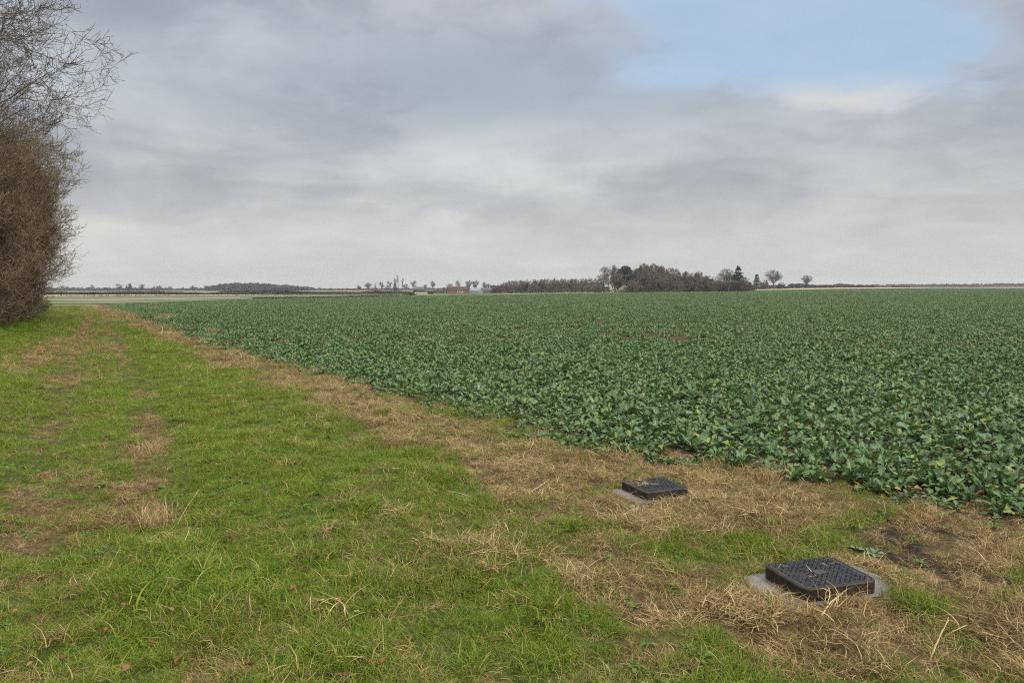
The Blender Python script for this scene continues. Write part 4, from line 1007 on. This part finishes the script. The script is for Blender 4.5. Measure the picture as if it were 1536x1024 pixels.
tag(scatter('weeds', np.c_[x, y, terrain(x, y)+.015], np.c_[rg.normal(0, .15, (n, 2)), rg.uniform(0, 6.28, n)], rg.uniform(.3, .75, n), rg.integers(0, 4, n), 0*x, proto_collection('weed_sources', wp)), 'low broad-leaved weeds scattered through the grass', 'weeds')
def tussock(px, py, rad, h, n, mat, label, lean=(5, 60), droop=80, seed=0, w=.004):
    p = unp(px, py); rng = np.random.default_rng(seed+int(px)); z = float(terrain(p[0], p[1]))
    V1, F1, T1 = blades(rng, n, rad*.6, h*.5, h*1.1, w, lean[0], lean[1], droop, 50, 6)
    V2, F2, T2 = blades(rng, n//2, rad, h*.5, h, w, 55, 86, 50, 100, 5)
    mb = MB(); mb.add(V1, F1, tone=T1); mb.add(V2, F2, tone=T2)
    o = mb.build('grass_tussock', mat); o.location = (p[0], p[1], z)
    return tag(o, label, 'grass tussock', 'tussocks in the verge')
S_, G_ = M['straw'], M['grass']
tussock(228, 672, .22, .22, 260, S_, 'pale straw tussock on the track, the farther of two in line')
tussock(232, 782, .24, .26, 330, S_, 'tallest straw tussock on the track with long pale stems', (0, 45), 50)
tussock(770, 700, .36, .16, 320, S_, 'flattened greyish straw mat near the crop edge', (50, 80), 60)
tussock(1152, 722, .18, .18, 220, S_, 'upright dry tussock against the crop beyond the far cover', (0, 40), 60)
tussock(430, 588, .45, .2, 300, G_, 'dark green tussock in the straw band beside the crop')
tussock(875, 872, .2, .2, 300, S_, 'drooping straw tussock in the middle of the verge', (10, 60), 110)
tussock(1010, 930, .2, .15, 260, S_, 'combed-over straw tussock at the bottom of the verge', (30, 75), 90)
tussock(1130, 930, .22, .16, 280, S_, 'broad straw tussock just in front of the nearest cover', (30, 75), 90)
tussock(1385, 915, .17, .15, 320, G_, 'bright green grass tuft right of the nearest cover', (0, 50), 70)
tussock(850, 800, .16, .15, 220, G_, 'green and straw tuft between the far cover and the drooping tussock', (5, 60), 80)
tussock(700, 1000, .15, .14, 280, G_, 'lush green tuft at the bottom middle of the picture', (5, 60), 80)
tussock(90, 1005, .13, .13, 240, G_, 'dark green tuft among dead leaves in the lower left corner', (5, 65), 80)
tussock(320, 500, .5, .35, 260, S_, 'ragged dry tussock on the crop edge up the track', (0, 45), 50, w=.008)
tussock(245, 480, .8, .5, 300, S_, 'tall dry grass tuft standing against the crop far up the track', (0, 40), 40, w=.012)
def stalk(px, py, h, lean, az, mat, label, r=.003):
    p = unp(px, py); z = float(terrain(p[0], p[1])); S = []; q = np.array([0, 0, 0.]); e = R(90-lean)
    for k in range(6):
        d = np.array([math.cos(e)*math.cos(az), math.cos(e)*math.sin(az), math.sin(e)])*h/6; S.append((*q, *(q+d), r*(1-k*.1), r*(.9-k*.1))); q = q+d; e -= R(3)
        if k in (2, 4): S.append((*q, *(q+np.array([.02, .01, .04])), r*.6, r*.4))
    V_, F_ = tubes(S, 5); o = mk('dead_stalk', V_, [F_], mat, None, {'tone': np.full(len(V_), .9)}); o.location = (p[0], p[1], z)
    tag(o, label, 'dead stalk')
stalk(134, 752, .28, 3, 0, M['bark'], 'thin dark upright stalk in the grass on the track')
stalk(262, 790, .34, 24, .3, S_, 'thin pale leaning stalk beside the tall straw tussock')
stalk(790, 865, .3, 14, .5, M['bark'], 'thin dark stalk leaning in the middle of the verge')
stalk(1395, 985, .22, 40, .6, S_, 'pale broken stalk lying in the grass below the nearest cover', .004)
def m_dead(t):
    o = t.n('ShaderNodeObjectInfo').outputs['Random']; n = t.noise(40, pos(t), 3)
    return leafy(t, t.mix(n, t.ramp(o, [(0, (.22, .075, .03)), (.5, (.30, .13, .05)), (1, (.36, .22, .09))]), (.14, .06, .03)), .6, .3, .2)
M['deadleaf'] = material('dead_leaf', m_dead)
def dead_leaf_mesh():
    r_ = np.random.default_rng(77); n, k = 8, 5; V = []
    for i in range(n):
        t = i/(n-1); w = .022*math.sin(math.pi*min(.97, max(.04, t))**.85)*(1+.15*(-1)**i)
        for j in range(k):
            q = j/(k-1)*2-1; V.append((.07*t-.035, w*q, .012*abs(q)**1.5+.012*math.sin(t*3)+.004*(-1)**(i+j)))
    i = np.arange(n*k).reshape(n, k)
    return mk('fallen_leaf', V, [np.stack([i[:-1, :-1], i[1:, :-1], i[1:, 1:], i[:-1, 1:]], -1).reshape(-1, 4)], M['deadleaf'], None, None, True, None, False)
DL = dead_leaf_mesh(); dr_ = random.Random(8); first = True
for px, py in ((278, 756), (185, 909), (174, 897), (226, 963), (255, 925), (161, 940), (92, 858), (97, 990), (46, 1005), (190, 1008), (261, 1008), (373, 1013), (269, 996), (24, 923), (261, 834), (286, 876), (74, 842), (120, 893), (440, 883), (577, 978), (576, 1000), (745, 961), (720, 882), (1215, 934), (1424, 1007), (30, 880), (60, 950), (15, 970)):
    p = unp(px, py, .05); o = DL if first else DL.copy(); first = False; C.objects.link(o)
    o.location = (p[0], p[1], float(terrain(p[0], p[1]))+.07); o.rotation_euler = (dr_.gauss(0, .35), dr_.gauss(0, .35), dr_.uniform(0, 6.28)); o.scale = (dr_.uniform(.42, .68),)*3
    tag(o, 'small orange-brown dead leaf lying in the grass', 'dead leaf', 'dead leaves in the grass')
def weed(px, py, n, s, label):
    p = unp(px, py); rng = np.random.default_rng(int(px)); mb = MB()
    for k in range(n):
        V_, F_, tn, ye, q = leaf(rng, .03*s, .09*s, .03*s, R(rng.uniform(20, 65)), R(60), k*2.4, 5, 4, .9, 0, 2); V_[:, 2] = np.maximum(V_[:, 2], .01); mb.add(V_, F_, tone=tn, yel=ye, lx=q)
    o = mb.build('weed_plant', M['rape'], None, True); o.location = (p[0], p[1], float(terrain(p[0], p[1]))); tag(o, label, 'weed')
weed(1312, 830, 8, .55, 'small broad-leaved weed beside the dark mud patch behind the nearest cover')
weed(1285, 822, 6, .45, 'smaller broad-leaved weed just behind the nearest cover')

# ------------------------------------------------------------------ light, sky, air
SUN_EL, SUN_AZ = R(36), R(140)       # azimuth clockwise from +Y
W = bpy.data.worlds.new('World'); bpy.context.scene.world = W; W.use_nodes = True
t = NT(W.node_tree)
sky = t.n('ShaderNodeTexSky', sky_type='NISHITA', sun_disc=False, sun_elevation=SUN_EL, sun_rotation=SUN_AZ, air_density=1.0, dust_density=1.5, ozone_density=1.0)
dirv = t.n('ShaderNodeTexCoord').outputs['Generated']
sp_ = t.n('ShaderNodeSeparateXYZ', i={0: dirv}); dx, dy, dz = sp_.outputs
zc = t.m('MAXIMUM', dz, 0.0)
den = t.m('ADD', zc, .19)
cp = t.n('ShaderNodeCombineXYZ', i={0: t.m('DIVIDE', dx, den), 1: t.m('DIVIDE', dy, den), 2: 0.0}).outputs[0]      # cloud-deck plane
cp2 = t.n('ShaderNodeVectorMath', operation='MULTIPLY', i={0: cp, 1: (.8, 1.0, 1)}).outputs[0]
wv = t.n('ShaderNodeTexNoise', i={'Vector': cp2, 'Scale': .9, 'Detail': 3})
cp3 = t.n('ShaderNodeVectorMath', operation='ADD', i={0: cp2, 1: t.n('ShaderNodeVectorMath', operation='SCALE', i={0: wv.outputs['Color'], 'Scale': .9}).outputs[0]}).outputs[0]
n_big = t.noise(.6, cp, 4, .5)
n_band = t.noise(1.5, cp3, 7, .5)
n_fine = t.noise(3.2, cp3, 6, .58)
puffv = t.n('ShaderNodeVectorMath', operation='MULTIPLY', i={0: dirv, 1: (1, 1, 2.0)}).outputs[0]
wv2 = t.n('ShaderNodeTexNoise', i={'Vector': puffv, 'Scale': 5.0, 'Detail': 4})
puff = t.smooth(t.noise(4.2, t.n('ShaderNodeVectorMath', operation='ADD', i={0: puffv, 1: t.n('ShaderNodeVectorMath', operation='SCALE', i={0: wv2.outputs['Color'], 'Scale': .22}).outputs[0]}).outputs[0], 8, .56), .40, .66)
# cloud colours by elevation (sine of elevation)
K = 10.5
base = t.ramp(zc, [(0, (.59, .595, .57)), (.07, (.595, .60, .585)), (.15, (.51, .535, .56)), (.23, (.445, .49, .54)), (.31, (.43, .47, .53)), (.40, (.50, .52, .555)), (.55, (1.1, 1.1, 1.12)), (.8, (1.75, 1.72, 1.68))])
lump = t.smooth(n_band, .34, .68)
var = t.m('ADD', t.m('ADD', t.m('MULTIPLY', t.m('SUBTRACT', puff, .5), .30), t.m('MULTIPLY', t.m('SUBTRACT', n_big, .5), .4)), t.m('ADD', t.m('MULTIPLY', t.m('SUBTRACT', lump, .5), .34), t.m('MULTIPLY', t.m('SUBTRACT', n_fine, .5), .34)))
amt = t.smooth(zc, .0, .16)
gain = t.m('ADD', 1.0, t.m('MULTIPLY', var, t.m('ADD', .22, t.m('MULTIPLY', amt, .48))))
cloud = t.mix(1.0, base, t.n('ShaderNodeCombineXYZ', i={0: t.m('SUBTRACT', t.m('MULTIPLY', gain, 1.06), .06), 1: gain, 2: t.m('ADD', .17, t.m('MULTIPLY', gain, .83))}).outputs[0], 'MULTIPLY')
# clear gap low in the sky ahead and to the right
ya = t.m('MAXIMUM', dy, .05); TX = t.m('DIVIDE', dx, ya); TZ = t.m('DIVIDE', zc, ya)
def ell(cx, cz, rx, rz, rot=0.0):
    a = t.m('SUBTRACT', TX, cx); b = t.m('SUBTRACT', TZ, cz); b = t.m('SUBTRACT', b, t.m('MULTIPLY', a, rot))
    return t.m('SUBTRACT', 1.0, t.m('SQRT', t.m('ADD', t.m('POWER', t.m('DIVIDE', a, rx), 2.0), t.m('POWER', t.m('DIVIDE', b, rz), 2.0))))
wob = t.m('ADD', t.m('ADD', t.m('MULTIPLY', t.m('SUBTRACT', n_band, .5), 1.0), t.m('MULTIPLY', t.m('SUBTRACT', puff, .5), .45)), t.m('MULTIPLY', t.m('SUBTRACT', n_fine, .5), 1.3))
g1 = t.m('MAXIMUM', ell(.42, .345, .30, .075, -.12), ell(.33, .315, .17, .055, .06))
gap = t.smooth(t.m('ADD', g1, wob), -.36, .50)
gap = t.m('MULTIPLY', gap, t.m('GREATER_THAN', dy, .05))
veil = t.m('ADD', .30, t.m('MULTIPLY', t.m('SUBTRACT', n_fine, .4), 1.1), clamp=True)
skyc = t.mix(.6, sky.outputs[0], (4.5, 6.7, 9.4))
skyc = t.mix(t.m('MULTIPLY', veil, .75), skyc, (6.0, 6.8, 7.8))
cl10 = t.mix(1.0, cloud, (K, K, K), 'MULTIPLY')
dark = t.m('MULTIPLY', t.smooth(t.m('ADD', ell(.06, .275, .40, .062, 0.0), t.m('MULTIPLY', wob, .8)), -.2, .9), .55)
cl10 = t.mix(dark, cl10, (3.4, 4.1, 5.05))
bright = t.m('MULTIPLY', t.smooth(t.m('ADD', ell(.45, .262, .12, .032, 0.0), t.m('MULTIPLY', wob, 1.1)), -.10, .55), .75)
cl10 = t.mix(bright, cl10, (7.3, 7.2, 6.95))
col = t.mix(gap, cl10, skyc)
bg = t.n('ShaderNodeBackground', i={'Color': col, 'Strength': .1})
t.set(t.n('ShaderNodeOutputWorld').inputs['Surface'], bg.outputs[0])

sl = bpy.data.lights.new('sun', 'SUN'); sl.energy = 3.3; sl.angle = R(10); sl.color = (1, .95, .84)
so = bpy.data.objects.new('sun', sl); C.objects.link(so); so.location = (10, -10, 30)
sd = (math.sin(SUN_AZ)*math.cos(SUN_EL), math.cos(SUN_AZ)*math.cos(SUN_EL), math.sin(SUN_EL))
from mathutils import Vector
so.rotation_euler = Vector(sd).to_track_quat('Z', 'Y').to_euler()

hm = bpy.data.materials.new('air'); hm.use_nodes = True; nt = hm.node_tree; nt.nodes.clear()
pv = nt.nodes.new('ShaderNodeVolumePrincipled'); pv.inputs['Color'].default_value = (.88, .93, 1, 1); pv.inputs['Density'].default_value = .00017; pv.inputs['Anisotropy'].default_value = .2
ho = nt.nodes.new('ShaderNodeOutputMaterial'); nt.links.new(pv.outputs[0], ho.inputs['Volume'])
m = MB(); m.box((0, 0, 4.5), (3600, 3600, 31)); hz = m.build('haze', hm); tag(hz, kind='stuff')

# ------------------------------------------------------------------ camera and render
cd = bpy.data.cameras.new('camera'); cd.sensor_width = 36; cd.lens = F/1536*36; cd.clip_end = 9000; cd.clip_start = .05
co = bpy.data.objects.new('camera', cd); C.objects.link(co); co.location = (0, 0, CAMH); co.rotation_euler = (math.pi/2-PITCH, 0, 0)
S = bpy.context.scene; S.camera = co
S.render.engine = 'CYCLES'
S.cycles.max_bounces = 5; S.cycles.diffuse_bounces = 3; S.cycles.glossy_bounces = 2; S.cycles.transmission_bounces = 3; S.cycles.volume_bounces = 0; S.cycles.transparent_max_bounces = 4
S.cycles.filter_width = 1.1; S.cycles.use_denoising = False; S.cycles.use_adaptive_sampling = False
S.view_settings.view_transform = 'Standard'; S.view_settings.look = 'None'; S.view_settings.gamma = 1; S.view_settings.exposure = 0.0
